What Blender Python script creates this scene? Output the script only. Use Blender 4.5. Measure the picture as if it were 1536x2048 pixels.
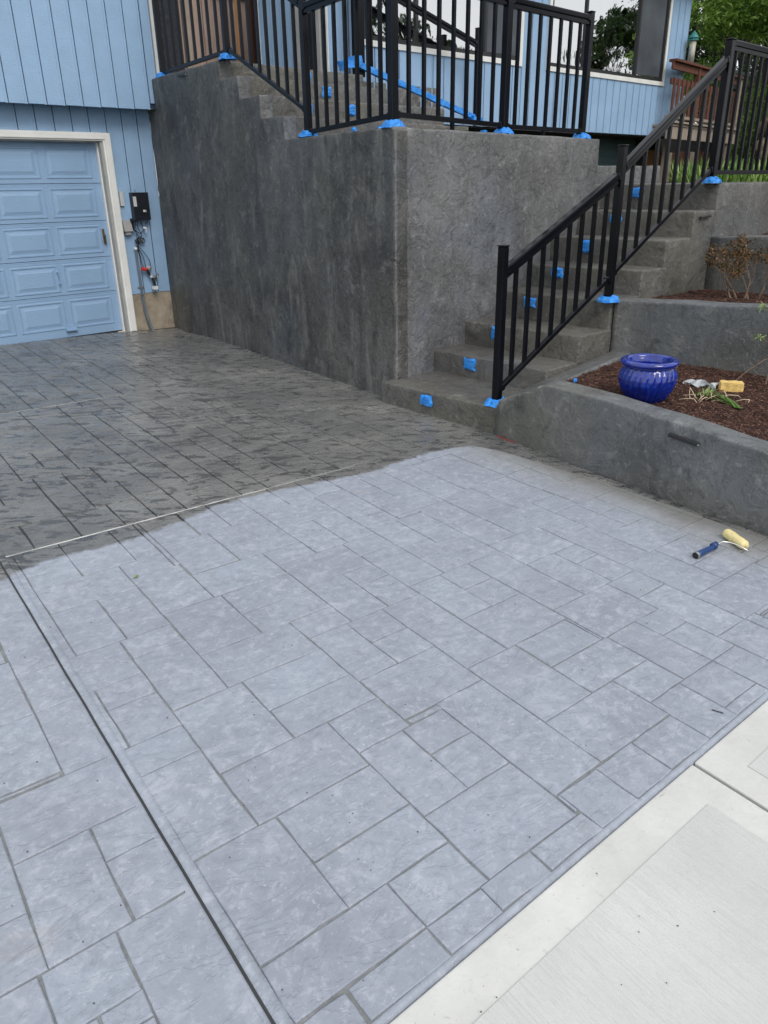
import bpy, bmesh, math, random
from mathutils import Vector, Matrix, noise
random.seed(7)
R = math.radians
for o in list(bpy.data.objects): bpy.data.objects.remove(o)
scene = bpy.context.scene
col = scene.collection

# ------------------------------------------------------------------ camera
# camera stands at the origin; garage floor is at z = -1.645 (metres)
ROT = ((0.73430197, -0.27815831, 0.61921609), (-0.67866711, -0.28127696, 0.67844987), (-0.01454525, -0.91842867, -0.39531913))
cam = bpy.data.cameras.new("camera"); co = bpy.data.objects.new("camera", cam); col.objects.link(co)
M = Matrix(((ROT[0][0], -ROT[0][1], -ROT[0][2], 0), (ROT[1][0], -ROT[1][1], -ROT[1][2], 0), (ROT[2][0], -ROT[2][1], -ROT[2][2], 0), (0, 0, 0, 1)))
co.matrix_world = M
cam.sensor_fit = 'HORIZONTAL'; cam.sensor_width = 36; cam.lens = 36 * 1522 / 1536
cam.clip_start = .05; cam.clip_end = 600
scene.camera = co

# ------------------------------------------------------------------ sky, sun, exposure
SUN_EL, SUN_AZ = R(46), R(-104)       # azimuth of the sun measured from +X
world = bpy.data.worlds.new("World"); scene.world = world; world.use_nodes = True
wn = world.node_tree.nodes; wl = world.node_tree.links; wn.clear()
sky = wn.new('ShaderNodeTexSky'); sky.sky_type = 'NISHITA'; sky.sun_disc = False
sky.sun_elevation = SUN_EL; sky.sun_rotation = math.pi/2 - SUN_AZ
sky.air_density = 1.0; sky.dust_density = 2.5; sky.ozone_density = 1.2
# thin bright overcast: cloud cover whitens the blue sky everywhere alike
tc = wn.new('ShaderNodeTexCoord'); nz = wn.new('ShaderNodeTexNoise'); nz.inputs['Scale'].default_value = 2.2; nz.inputs['Detail'].default_value = 6
wl.new(tc.outputs['Generated'], nz.inputs['Vector'])
rp = wn.new('ShaderNodeValToRGB'); rp.color_ramp.elements[0].position = .34; rp.color_ramp.elements[1].position = .66
rp.color_ramp.elements[0].color = (.62, .62, .62, 1); rp.color_ramp.elements[1].color = (.95, .95, .95, 1)
wl.new(nz.outputs['Fac'], rp.inputs['Fac'])
mx = wn.new('ShaderNodeMix'); mx.data_type = 'RGBA'
wl.new(rp.outputs['Color'], mx.inputs[0]); wl.new(sky.outputs['Color'], mx.inputs[6])
mx.inputs[7].default_value = (8.6, 8.75, 8.9, 1)
bg = wn.new('ShaderNodeBackground'); bg.inputs['Strength'].default_value = .105
out = wn.new('ShaderNodeOutputWorld')
wl.new(mx.outputs[2], bg.inputs['Color']); wl.new(bg.outputs[0], out.inputs[0])
sl = bpy.data.lights.new("sun", 'SUN'); sl.energy = 1.15; sl.angle = R(28); sl.color = (1, .97, .93)
so = bpy.data.objects.new("sun", sl); col.objects.link(so)
sd = Vector((math.cos(SUN_EL)*math.cos(SUN_AZ), math.cos(SUN_EL)*math.sin(SUN_AZ), math.sin(SUN_EL)))
so.rotation_euler = sd.to_track_quat('Z', 'Y').to_euler()
scene.view_settings.view_transform = 'Standard'; scene.view_settings.look = 'None'
scene.view_settings.gamma = 1; scene.view_settings.use_curve_mapping = False
scene.view_settings.exposure = 0.46
scene.cycles.max_bounces = 6; scene.cycles.diffuse_bounces = 3; scene.cycles.glossy_bounces = 3; scene.cycles.transmission_bounces = 4
scene.cycles.caustics_reflective = False; scene.cycles.caustics_refractive = False

# ------------------------------------------------------------------ place frame
O2 = Vector((0.53161124, 0.95365161)); U2 = Vector((0.99350863, -0.11375674)); W2 = Vector((0.11375674, 0.99350863)); KS = .045
def gz(x, y):                                  # height of the driveway
    z = -1.64266 - .014*x + .006*y
    d = math.hypot(x - 4.75, y - 9.0)
    if d < 1.0: z -= .05*(1 - d)**2
    return z
def uvp(u, v):                                 # stamp pattern frame (metres) -> ground
    p = O2 + U2*u + W2*(v + KS*u); return p.x, p.y
P0 = Vector((4.30, 4.544)); Q0 = Vector((4.85, 9.34)); WD = (Q0 - P0).normalized(); WN = Vector((WD.y, -WD.x))

# ------------------------------------------------------------------ node helper
def mat(name):
    m = bpy.data.materials.new(name); m.use_nodes = True
    return m, m.node_tree.nodes, m.node_tree.links, m.node_tree.nodes['Principled BSDF']
class NB:
    """small node builder"""
    def __init__(s, name, rough=.6, spec=.5, metallic=0.):
        s.m, s.n, s.l, s.b = mat(name)
        s.b.inputs['Roughness'].default_value = rough; s.b.inputs['Metallic'].default_value = metallic
        s.b.inputs['Specular IOR Level'].default_value = spec
        g = s.n.new('ShaderNodeNewGeometry'); s.pos = g.outputs['Position']; s.geo = g
        s.rnd = g.outputs['Random Per Island']
    def link(s, a, b): s.l.new(a, b)
    def inp(s, sock, v):
        if hasattr(v, 'is_linked') or hasattr(v, 'links'): s.l.new(v, sock)
        else: sock.default_value = v
    def map(s, scale=(1, 1, 1), rot=(0, 0, 0), vec=None):
        v = vec or s.pos
        if any(rot):
            q = s.n.new('ShaderNodeMapping'); q.inputs['Rotation'].default_value = rot; s.l.new(v, q.inputs['Vector']); v = q.outputs[0]
        k = s.n.new('ShaderNodeMapping'); k.inputs['Scale'].default_value = scale
        s.l.new(v, k.inputs['Vector']); return k.outputs[0]
    def noise(s, scale, detail=4, rough=.55, dist=0., vec=None):
        k = s.n.new('ShaderNodeTexNoise'); k.inputs['Scale'].default_value = scale; k.inputs['Detail'].default_value = detail
        k.inputs['Roughness'].default_value = rough; k.inputs['Distortion'].default_value = dist
        s.l.new(vec or s.pos, k.inputs['Vector']); return k.outputs['Fac']
    def voro(s, scale, feature='F1', vec=None, rnd=1.):
        k = s.n.new('ShaderNodeTexVoronoi'); k.feature = feature; k.inputs['Scale'].default_value = scale; k.inputs['Randomness'].default_value = rnd
        s.l.new(vec or s.pos, k.inputs['Vector']); return k.outputs['Distance'], (k.outputs['Color'] if feature == 'F1' else None)
    def ramp(s, f, stops, inter='LINEAR'):
        k = s.n.new('ShaderNodeValToRGB'); cr = k.color_ramp; cr.interpolation = inter
        while len(cr.elements) < len(stops): cr.elements.new(.5)
        for e, (p, c) in zip(cr.elements, stops):
            e.position = p; e.color = (c if isinstance(c, tuple) else (c, c, c)) + (1,)
        s.l.new(f, k.inputs['Fac']); return k.outputs['Color']
    def math(s, op, a, b=0., c=None, clamp=False):
        k = s.n.new('ShaderNodeMath'); k.operation = op; k.use_clamp = clamp
        s.inp(k.inputs[0], a); s.inp(k.inputs[1], b)
        if c is not None: s.inp(k.inputs[2], c)
        return k.outputs[0]
    def vmath(s, op, a, b=(0, 0, 0)):
        k = s.n.new('ShaderNodeVectorMath'); k.operation = op; s.inp(k.inputs[0], a); s.inp(k.inputs[1], b)
        return k.outputs['Value'] if op == 'DOT_PRODUCT' else k.outputs[0]
    def mix(s, f, a, b, mode='MIX'):
        k = s.n.new('ShaderNodeMix'); k.data_type = 'RGBA'; k.blend_type = mode
        for i, v in ((0, f), (6, a), (7, b)):
            if isinstance(v, tuple) and len(v) == 3: v = v + (1,)
            s.inp(k.inputs[i], v)
        return k.outputs[2]
    def mixf(s, f, a, b):
        k = s.n.new('ShaderNodeMix'); k.data_type = 'FLOAT'
        for i, v in ((0, f), (2, a), (3, b)): s.inp(k.inputs[i], v)
        return k.outputs[0]
    def smooth(s, x, a, b):
        k = s.n.new('ShaderNodeMapRange'); k.interpolation_type = 'SMOOTHSTEP'
        s.inp(k.inputs['Value'], x); k.inputs['From Min'].default_value = a; k.inputs['From Max'].default_value = b
        return k.outputs[0]
    def sep(s, v):
        k = s.n.new('ShaderNodeSeparateXYZ'); s.l.new(v, k.inputs[0]); return k.outputs
    def comb(s, x, y, z):
        k = s.n.new('ShaderNodeCombineXYZ'); s.inp(k.inputs[0], x); s.inp(k.inputs[1], y); s.inp(k.inputs[2], z); return k.outputs[0]
    def color(s, c): s.inp(s.b.inputs['Base Color'], c if not isinstance(c, tuple) else c + (1,)); return s
    def rough(s, r): s.inp(s.b.inputs['Roughness'], r); return s
    def bump(s, h, dist=.01, strength=1., prev=None):
        k = s.n.new('ShaderNodeBump'); k.inputs['Distance'].default_value = dist; k.inputs['Strength'].default_value = strength
        s.l.new(h, k.inputs['Height'])
        if prev is not None: s.l.new(prev, k.inputs['Normal'])
        s.l.new(k.outputs[0], s.b.inputs['Normal']); return k.outputs[0]

def simple(name, c, rough=.6, spec=.5, metallic=0., nscale=8., var=.12, bump=0., bscale=60.):
    b = NB(name, rough, spec, metallic)
    n = b.noise(nscale, 5)
    lo = tuple(x*(1-var) for x in c); hi = tuple(min(1, x*(1+var)) for x in c)
    b.color(b.ramp(n, [(.3, lo), (.7, hi)]))
    if bump: b.bump(b.noise(bscale, 4), bump)
    return b.m

MT = {}
# --- sealed / unsealed boundary on the driveway, in the stamp frame (metres)
BND = [(-2.0, 2.40), (-.05, 2.493), (.10, 2.564), (.29, 2.581), (.555, 2.552), (.843, 2.598), (1.155, 2.699), (1.475, 2.689), (1.80, 2.641), (2.147, 2.591), (2.415, 2.619), (2.655, 2.646), (2.868, 2.626), (3.0, 2.58), (3.09, 2.46), (3.12, 2.30), (3.15, 2.0), (3.18, 1.7), (3.20, 1.3), (3.21, .8), (3.22, .4), (3.24, -.3)]
def sealed_mask(b):
    u = b.math('ADD', b.vmath('DOT_PRODUCT', b.pos, (U2.x, U2.y, 0)), -(O2.x*U2.x + O2.y*U2.y))
    v0 = b.math('ADD', b.vmath('DOT_PRODUCT', b.pos, (W2.x, W2.y, 0)), -(O2.x*W2.x + O2.y*W2.y))
    v = b.math('SUBTRACT', v0, b.math('MULTIPLY', u, KS))
    k = b.n.new('ShaderNodeFloatCurve'); cv = k.mapping.curves[0]; pts = BND
    nrm = [((x+2)/5.5, (y+.3)/3.0) for x, y in pts]
    nrm = [(min(max(a, 0), 1), c_) for a, c_ in nrm]
    cv.points[0].location = nrm[0]; cv.points[1].location = nrm[-1]
    for p in nrm[1:-1]: cv.points.new(*p)
    for p in cv.points: p.handle_type = 'VECTOR'
    k.mapping.update()
    b.l.new(b.math('DIVIDE', b.math('ADD', u, 2.), 5.5), k.inputs['Value'])
    vb = b.math('SUBTRACT', b.math('MULTIPLY', k.outputs[0], 3.0), .3)
    d = b.math('SUBTRACT', v, vb)
    # near the wall the edge is a soft damp band measured sideways
    wob = b.math('MULTIPLY', b.math('SUBTRACT', b.noise(11, 7, .72), .5), .13)
    d = b.math('ADD', d, wob)
    s1 = b.smooth(d, -.012, .03)
    e = b.math('ADD', b.math('SUBTRACT', u, 3.09), b.math('MULTIPLY', b.math('SUBTRACT', b.noise(4, 4, .6), .5), .22))
    damp = b.smooth(e, -.38, .16)
    return u, v, s1, damp

def make_stone(name, joint=False):
    b = NB(name, .6)
    u, v, sealed, damp = sealed_mask(b)
    if joint:
        dry = b.ramp(b.noise(30, 4), [(.3, (.14, .15, .15)), (.7, (.235, .245, .245))])
        wet = b.ramp(b.noise(22, 4), [(.35, (.016, .016, .015)), (.75, (.045, .045, .042))])
    else:
        n1 = b.noise(2.3, 6, .62, .4); n2 = b.noise(11, 6, .65, .6); n3 = b.noise(70, 3, .6)
        c = b.ramp(n1, [(.30, (.236, .258, .302)), (.5, (.278, .304, .355)), (.72, (.300, .336, .396))])
        c = b.mix(b.math('MULTIPLY', b.smooth(n2, .50, .74), .8), c, (.40, .42, .475))
        c = b.mix(b.math('MULTIPLY', b.smooth(n2, .48, .2), .55), c, (.20, .21, .25))
        c = b.mix(b.math('MULTIPLY', b.smooth(n3, .60, .72), .6), c, (.46, .48, .52)); md = b.noise(26, 5, .72, .4); c = b.mix(b.math('MULTIPLY', b.smooth(md, .52, .66), .55), c, (.43, .45, .50)); c = b.mix(b.math('MULTIPLY', b.smooth(md, .48, .36), .45), c, (.20, .215, .255))
        c = b.mix(b.math('MULTIPLY', b.smooth(b.noise(3.3, 5, .7, 1.), .62, .74), .35), c, (.31, .29, .27))
        isl = b.n.new('ShaderNodeObjectInfo')
        c = b.mix(b.math('MULTIPLY', isl.outputs['Random'], .30), c, (.235, .245, .30)); c = b.mix(b.math('MULTIPLY', b.smooth(b.math('FRACT', b.math('MULTIPLY', isl.outputs['Random'], 7.3)), .5, 1.), .12), c, (.31, .37, .43))
        dry = c
        w = b.ramp(b.noise(1.6, 5, .6, .3), [(.28, (.12, .12, .119)), (.5, (.178, .176, .170)), (.75, (.27, .265, .25))])
        st = b.noise(7.0, 4, .6, .8, b.map((1.0, 2.3, 1), (0, 0, R(40))))
        w = b.mix(b.math('MULTIPLY', b.smooth(st, .545, .585), .78), w, (.046, .046, .048)); w = b.mix(b.math('MULTIPLY', isl.outputs['Random'], .35), w, (.115, .113, .108))
        w = b.mix(b.math('MULTIPLY', b.smooth(b.noise(38, 4, .7), .60, .74), .35), w, (.30, .29, .28))
        w = b.mix(b.math('MULTIPLY', b.smooth(b.noise(9, 5, .7), .60, .72), .45), w, (.29, .285, .27))
        wet = w
    c = b.mix(b.math('MULTIPLY', damp, .70), dry, (.235, .225, .195))
    c = b.mix(b.math('MULTIPLY', b.smooth(damp, .55, 1.), .5), c, (.115, .112, .100))
    c = b.mix(sealed, c, wet)
    b.color(c)
    rn = b.noise(6, 5, .65)
    b.rough(b.mixf(sealed, b.mixf(rn, .62, .80), b.mixf(b.smooth(rn, .35, .65), .16, .40)))
    # slate relief: broad swells, chipped plate edges, fine grain
    q = b.map((1., 1.9, 1.), (0, 0, R(6)))
    big = b.noise(4.2, 6, .62, .9, q)
    ter = b.math('ADD', b.smooth(big, .40, .425), b.math('ADD', b.smooth(big, .52, .545), b.smooth(big, .63, .65)))
    fine = b.noise(45, 6, .7)
    h = b.math('ADD', b.math('MULTIPLY', big, 1.4), b.math('ADD', b.math('MULTIPLY', ter, .30), b.math('MULTIPLY', fine, .22)))
    k = b.bump(h, .007 if not joint else .006)
    b.l.new(b.mixf(sealed, .50, 1.0), k.node.inputs['Strength'])
    return b.m
MT['stone'] = make_stone('stamped_concrete'); MT['joint'] = make_stone('stamp_joint', True)

def make_plaster(name, lo, mid, hi, streak=.6, sealed=True, warm=.4):
    """troweled overlay concrete with drips of sealer"""
    b = NB(name, .6)
    n = b.noise(1.5, 5, .6, .3)
    c = b.ramp(n, [(.28, lo), (.5, mid), (.74, hi)])
    sv = b.noise(6.0, 7, .68, .9, b.map((1, 1, .17)))
    c = b.mix(b.math('MULTIPLY', b.smooth(sv, .50, .72), streak), c, tuple(x*1.75 for x in hi))
    c = b.mix(b.math('MULTIPLY', b.smooth(sv, .47, .28), streak), c, tuple(x*.55 for x in lo))
    pat = b.noise(.9, 4, .5, .2)
    c = b.mix(b.math('MULTIPLY', b.smooth(pat, .5, .62), .5), c, (mid[0]*1.05, mid[1]*1.18, mid[2]*1.38))
    c = b.mix(b.math('MULTIPLY', b.smooth(pat, .5, .38), warm), c, (mid[0]*1.15, mid[1]*1.14, mid[2]*.90))
    c = b.mix(b.math('MULTIPLY', b.smooth(b.noise(1.3, 5, .65, .6, b.map((1, 1, .6))), .54, .66), .5), c, tuple(x*.75 for x in lo))
    md = b.noise(5.5, 7, .74, .5)
    c = b.mix(b.math('MULTIPLY', b.smooth(md, .54, .68), .55), c, tuple(x*1.5 for x in hi))
    c = b.mix(b.math('MULTIPLY', b.smooth(md, .47, .33), .60), c, tuple(x*.45 for x in lo))
    fl = b.noise(26, 6, .72, 1.0)
    c = b.mix(b.math('MULTIPLY', b.smooth(fl, .56, .68), .5), c, tuple(x*1.8 for x in hi))
    c = b.mix(b.math('MULTIPLY', b.smooth(fl, .42, .30), .55), c, tuple(x*.45 for x in lo))
    # worn, paler arrises (mineral bloom on the trowelled edges)
    sm = b.smooth(b.geo.outputs['Pointiness'], .52, .60)
    c = b.mix(b.math('MULTIPLY', b.math('MULTIPLY', sm, b.smooth(b.noise(13, 5, .7), .44, .62)), .38), c, tuple(min(.5, x*2.4) for x in hi))
    b.color(c)
    b.rough(b.mixf(b.noise(5, 4), .34 if sealed else .6, .62 if sealed else .8))
    tr = b.noise(7, 7, .70, .9); mar = b.noise(42, 6, .75, .6)
    h = b.math('ADD', b.math('MULTIPLY', tr, 1.2), b.math('MULTIPLY', mar, .5))
    h = b.math('ADD', h, b.math('MULTIPLY', b.smooth(tr, .52, .54), .12))
    b.bump(h, .019)
    return b.m
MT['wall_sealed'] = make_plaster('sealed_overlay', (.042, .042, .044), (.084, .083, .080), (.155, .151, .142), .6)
MT['wall_pale'] = make_plaster('pale_overlay', (.105, .107, .110), (.150, .152, .155), (.215, .217, .22), .25, False, .1)  # paler, rougher overlay for the front faces
MT['step'] = make_plaster('step_overlay', (.090, .087, .081), (.125, .121, .112), (.170, .165, .153), .22)
MT['plant_wall'] = make_plaster('planter_overlay', (.092, .094, .093), (.130, .132, .128), (.175, .177, .170), .2)
MT['plant_wall'].node_tree.nodes['Bump'].inputs['Distance'].default_value = .010

def make_broom():
    b = NB('broomed_concrete', .8)
    c = b.ramp(b.noise(1.6, 6, .6), [(.3, (.51, .51, .495)), (.7, (.61, .615, .60))])
    st = b.noise(3.0, 6, .75, .05, b.map((55, 1.6, 1), (0, 0, R(6.5))))
    c = b.mix(b.math('MULTIPLY', b.smooth(st, .48, .66), .45), c, (.44, .445, .435))
    dirt = b.noise(14, 6, .75, .5)
    c = b.mix(b.math('MULTIPLY', b.smooth(dirt, .66, .76), .5), c, (.36, .35, .33))
    b.color(c); b.bump(st, .005, .8); return b.m
MT['broom'] = make_broom()
def make_smoothband():
    b = NB('smooth_concrete_border', .7)
    c = b.ramp(b.noise(3.5, 6, .65), [(.3, (.47, .47, .445)), (.7, (.61, .61, .585))])
    dirt = b.noise(16, 6, .75, .8)
    c = b.mix(b.math('MULTIPLY', b.smooth(dirt, .60, .72), .6), c, (.30, .29, .27)); c = b.mix(b.math('MULTIPLY', b.smooth(b.noise(120, 3, .6), .66, .74), .6), c, (.25, .24, .22))
    b.color(c); b.bump(b.noise(60, 5), .0015); return b.m
MT['band'] = make_smoothband()
def make_paint(name, c, var=.08, rough=.5):
    b = NB(name, rough)
    n = b.noise(2.2, 5, .6)
    cc = b.ramp(n, [(.3, tuple(x*(1-var) for x in c)), (.7, tuple(x*(1+var) for x in c))])
    gr = b.noise(3.0, 5, .65, .6, b.map((6, 6, 46)))
    cc = b.mix(b.math('MULTIPLY', b.smooth(gr, .58, .75), .22), cc, tuple(x*.82 for x in c))
    sp = b.noise(9, 2, .4, 0)
    cc = b.mix(b.math('MULTIPLY', b.smooth(sp, .775, .79), .7), cc, (.10, .14, .19))
    b.color(cc); b.bump(gr, .0035); return b.m
MT['blue'] = make_paint('blue_siding_paint', (.285, .435, .625))
MT['door'] = make_paint('blue_door_paint', (.262, .40, .585), .05, .42)
MT['groove'] = simple('dark_blue_gap', (.018, .035, .07), .8)
def make_white():
    b = NB('white_trim_paint', .5)
    c = b.ramp(b.noise(5, 5), [(.3, (.70, .70, .67)), (.7, (.80, .80, .78))])
    d = b.noise(3, 6, .7, .5, b.map((4, 4, 14)))
    c = b.mix(b.math('MULTIPLY', b.smooth(d, .64, .72), .5), c, (.42, .40, .35))
    b.color(c); b.bump(d, .001); return b.m
MT['white'] = make_white()
MT['jamb'] = simple('grey_jamb', (.34, .34, .33), .6)
MT['metal'] = simple('black_powder_coat', (.0035, .004, .007), .22, .22, nscale=3, var=.3)
MT['metal_cap'] = simple('black_cap_rail_coat', (.0035, .0045, .008), .12, .16, nscale=2, var=.2)
MT['frame_black'] = simple('black_window_frame', (.012, .013, .015), .35)
def make_tape():
    b = NB('blue_masking_tape', .38)
    c = b.ramp(b.noise(28, 4), [(.3, (.012, .20, .72)), (.7, (.05, .36, .92))]); c = b.mix(b.math('MULTIPLY', b.smooth(b.noise(38, 4, .6, 2.5), .60, .66), .5), c, (.25, .62, 1.)); c = b.mix(b.math('MULTIPLY', b.smooth(b.noise(30, 4, .6, 2.), .42, .34), .6), c, (.004, .10, .45)); b.color(c)  # cyan streaks and dark blotches paint fold highlights and creases into the colour
    b.bump(b.noise(60, 5, .6, 1.6), .009); return b.m
MT['tape'] = make_tape()
MT['found'] = simple('old_foundation_concrete', (.33, .28, .215), .9, nscale=7, var=.3, bump=.006, bscale=30)
MT['sill'] = simple('sandy_threshold', (.52, .46, .36), .9, nscale=12, var=.2)
MT['plastic_grey'] = simple('grey_plastic', (.33, .33, .33), .5)
MT['plastic_lgrey'] = simple('light_grey_plastic', (.52, .53, .53), .45)
MT['black_plastic'] = simple('black_plastic', (.010, .012, .018), .4)
MT['white_plastic'] = simple('white_plastic', (.75, .76, .75), .4)
MT['red'] = simple('red_plastic', (.55, .03, .025), .4)
MT['brass'] = simple('tarnished_brass', (.22, .17, .08), .4, metallic=.8)
MT['conduit'] = simple('grey_conduit', (.13, .16, .20), .5)
MT['galv'] = simple('galvanised_steel', (.42, .43, .43), .35, metallic=.8)
MT['chrome'] = simple('bright_wire', (.75, .74, .70), .2, metallic=.9)
MT['bronze'] = simple('bronze_light_body', (.03, .03, .03), .4, metallic=.3)
def make_mulch(k=1.):
    b = NB('bark_mulch', .9)
    d, cc = b.voro(70, vec=b.map((1, 2.6, 1), (0, 0, R(33))))
    n = b.noise(30, 5, .7)
    c = b.ramp(n, [(.25, (.014*k, .006*k, .004*k)), (.5, (.045*k, .017*k, .011*k)), (.78, (.12*k, .052*k, .034*k))])
    b.color(c); b.bump(b.math('ADD', d, n), .02); return b.m
MT['mulch'] = make_mulch()
def make_chip():
    b = NB('bark_shreds', .85)
    i = b.ramp(b.rnd, [(0., (.018, .007, .005)), (.45, (.055, .021, .013)), (.85, (.10, .042, .028)), (1., (.27, .15, .10))])
    b.color(i); return b.m
MT['chip'] = make_chip()
def make_glaze():
    b = NB('cobalt_glaze', .07, .6)
    n = b.noise(16, 6, .7, 1.5)
    c = b.ramp(n, [(.3, (.003, .010, .11)), (.55, (.005, .024, .27)), (.72, (.015, .060, .42))])
    c = b.mix(b.smooth(b.noise(11, 6, .75, 1.2), .62, .70), c, (.10, .11, .12))
    b.color(c); b.b.inputs['Coat Weight'].default_value = .5; b.bump(b.noise(20, 3), .002); return b.m
MT['glaze'] = make_glaze()
def make_wood(name, lo, hi, rough=.75):
    b = NB(name, rough)
    n = b.noise(4, 6, .65, .8, b.map((9, 9, 1.2)))
    c = b.ramp(n, [(.3, lo), (.7, hi)])
    o = b.n.new('ShaderNodeObjectInfo')
    c = b.mix(b.math('MULTIPLY', o.outputs['Random'], .35), c, tuple(x*.6 for x in lo))
    b.color(c); b.bump(n, .004); return b.m
MT['redwood'] = make_wood('red_brown_deck_wood', (.075, .025, .016), (.17, .065, .042))
MT['greywood'] = make_wood('weathered_wood', (.24, .19, .15), (.42, .35, .29))
MT['pinkwood'] = make_wood('pale_cedar', (.42, .30, .245), (.60, .46, .40))
MT['cedar'] = make_wood('new_cedar', (.48, .22, .08), (.68, .38, .18))
MT['darkwood'] = make_wood('dark_brown_wood', (.055, .022, .013), (.12, .05, .03))
MT['bark'] = make_wood('tree_bark', (.05, .04, .03), (.14, .11, .085), .9)
MT['twig'] = make_wood('pale_twig', (.12, .08, .055), (.30, .22, .16), .9)
def make_leaf(name, stops, rough=.45, trans=.25):
    b = NB(name, rough)
    b.color(b.ramp(b.rnd, stops))
    b.b.inputs['Transmission Weight'].default_value = 0
    tl = b.n.new('ShaderNodeBsdfTranslucent'); ms = b.n.new('ShaderNodeMixShader'); ms.inputs[0].default_value = trans
    b.l.new(b.ramp(b.rnd, stops), tl.inputs['Color'])
    outn = b.n['Material Output']; b.l.new(b.b.outputs[0], ms.inputs[1]); b.l.new(tl.outputs[0], ms.inputs[2]); b.l.new(ms.outputs[0], outn.inputs[0])
    return b.m
MT['leaf'] = make_leaf('fresh_leaves', [(0, (.06, .14, .02)), (.5, (.19, .34, .05)), (1, (.38, .54, .13))], trans=.4)
MT['leaf_dark'] = make_leaf('dark_leaves', [(0, (.010, .028, .008)), (.6, (.03, .07, .015)), (1, (.07, .13, .03))])
MT['iris'] = make_leaf('iris_blades', [(0, (.07, .17, .025)), (.6, (.16, .30, .05)), (1, (.33, .44, .12))])
MT['dryleaf'] = make_leaf('dry_leaves', [(0, (.03, .032, .010)), (.5, (.085, .06, .018)), (.8, (.22, .09, .03)), (1, (.40, .24, .11))])
MT['paleleaf'] = make_leaf('pale_leaves', [(0, (.16, .26, .06)), (1, (.42, .52, .20))])
MT['stalk'] = simple('bleached_stalk', (.50, .40, .27), .7, nscale=20, var=.3)
MT['foam'] = simple('yellow_foam', (.72, .50, .17), .9, nscale=30, var=.25, bump=.006, bscale=90)
MT['nap'] = simple('cream_roller_nap', (.80, .68, .33), .95, nscale=60, var=.15, bump=.004, bscale=240)
MT['handle'] = simple('navy_handle', (.018, .05, .16), .38)
MT['film'] = simple('clear_plastic_film', (.62, .66, .68), .12, .8, nscale=20, var=.25)
MT['film'].node_tree.nodes['Principled BSDF'].inputs['Alpha'].default_value = .75
def make_residue():
    b = NB('joint_residue', .75); n = b.noise(9, 5, .7); x = b.sep(b.pos)[0]
    f = b.math('MULTIPLY', b.mixf(b.smooth(n, .35, .55), .45, 1.), b.math('SUBTRACT', 1., b.math('MULTIPLY', b.smooth(x, 1.6, 3.2), .75)))
    b.color(b.mix(f, (.10, .10, .095), (.50, .51, .50))); return b.m
MT['seal_white'] = make_residue()
MT['crackdark'] = simple('open_joint', (.035, .038, .04), .9)
MT['soil'] = simple('garden_soil', (.06, .045, .03), .95, nscale=3, var=.4, bump=.03, bscale=12)
MT['asphalt'] = simple('street_asphalt', (.055, .055, .056), .9, nscale=4, var=.2, bump=.006, bscale=80)
MT['grass_far'] = simple('lawn', (.05, .09, .02), .95, nscale=2, var=.35, bump=.03, bscale=30)
MT['darkgreen'] = make_paint('dark_green_siding_paint', (.045, .085, .095), .08, .6)
MT['dark'] = simple('recess_shade', (.012, .012, .012), .95)  # near-black: shade under house and deck is put into the colour
def make_interior():
    b = NB('dim_room', .9); b.color(b.ramp(b.noise(1.2, 3), [(.3, (.03, .035, .045)), (.7, (.10, .10, .12))])); return b.m
MT['interior'] = make_interior()
def make_glass(name, refl):
    b = NB(name, .02); n, l = b.n, b.l
    t = b.noise(1.7, 3, .5, .9); bp = n.new('ShaderNodeBump'); bp.inputs['Distance'].default_value = .0035; l.new(t, bp.inputs['Height'])
    gl = n.new('ShaderNodeBsdfGlossy'); gl.inputs['Roughness'].default_value = .015; l.new(bp.outputs[0], gl.inputs['Normal'])
    tr = n.new('ShaderNodeBsdfTransparent'); tr.inputs['Color'].default_value = (.62, .66, .68, 1)
    fr = n.new('ShaderNodeFresnel'); fr.inputs['IOR'].default_value = 1.7
    ms = n.new('ShaderNodeMixShader'); l.new(b.math('ADD', fr.outputs[0], refl, clamp=True), ms.inputs[0])
    l.new(tr.outputs[0], ms.inputs[1]); l.new(gl.outputs[0], ms.inputs[2]); l.new(ms.outputs[0], n['Material Output'].inputs[0]); n.remove(b.b)
    return b.m
def _unused_glass(name, tint, ior):
    m, n, l, b = mat(name)
    b.inputs['Base Color'].default_value = tint + (1,); b.inputs['Roughness'].default_value = .015; b.inputs['IOR'].default_value = ior
    b.inputs['Specular IOR Level'].default_value = .5
    g = n.new('ShaderNodeNewGeometry'); t = n.new('ShaderNodeTexNoise'); t.inputs['Scale'].default_value = 2.2; t.inputs['Detail'].default_value = 2; t.inputs['Distortion'].default_value = .8
    l.new(g.outputs['Position'], t.inputs['Vector'])
    bp = n.new('ShaderNodeBump'); bp.inputs['Distance'].default_value = .012; bp.inputs['Strength'].default_value = 1
    l.new(t.outputs['Fac'], bp.inputs['Height']); l.new(bp.outputs[0], b.inputs['Normal'])
    return m
MT['glass'] = make_glass('window_glass', .68)
MT['screen'] = simple('insect_screen', (.06, .07, .085), .5, nscale=2, var=.4)
MT['curtain'] = simple('lilac_blind', (.42, .41, .50), .8, nscale=1.5, var=.12)
MT['lantern_teal'] = simple('teal_roof', (.03, .20, .19), .5)
MT['lantern_body'] = simple('milky_tube', (.45, .45, .38), .4, nscale=9, var=.3)
MT['rock'] = simple('brown_rock', (.13, .09, .055), .9, nscale=5, var=.6, bump=.05, bscale=9)
MT['roofgrey'] = simple('grey_shingles', (.12, .12, .13), .9)
MT['rug'] = simple('charcoal_rough_stucco', (.035, .038, .045), .85, nscale=60, var=.8, bump=.02, bscale=70)
MT['soffit'] = simple('grey_soffit', (.32, .31, .28), .8)

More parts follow.
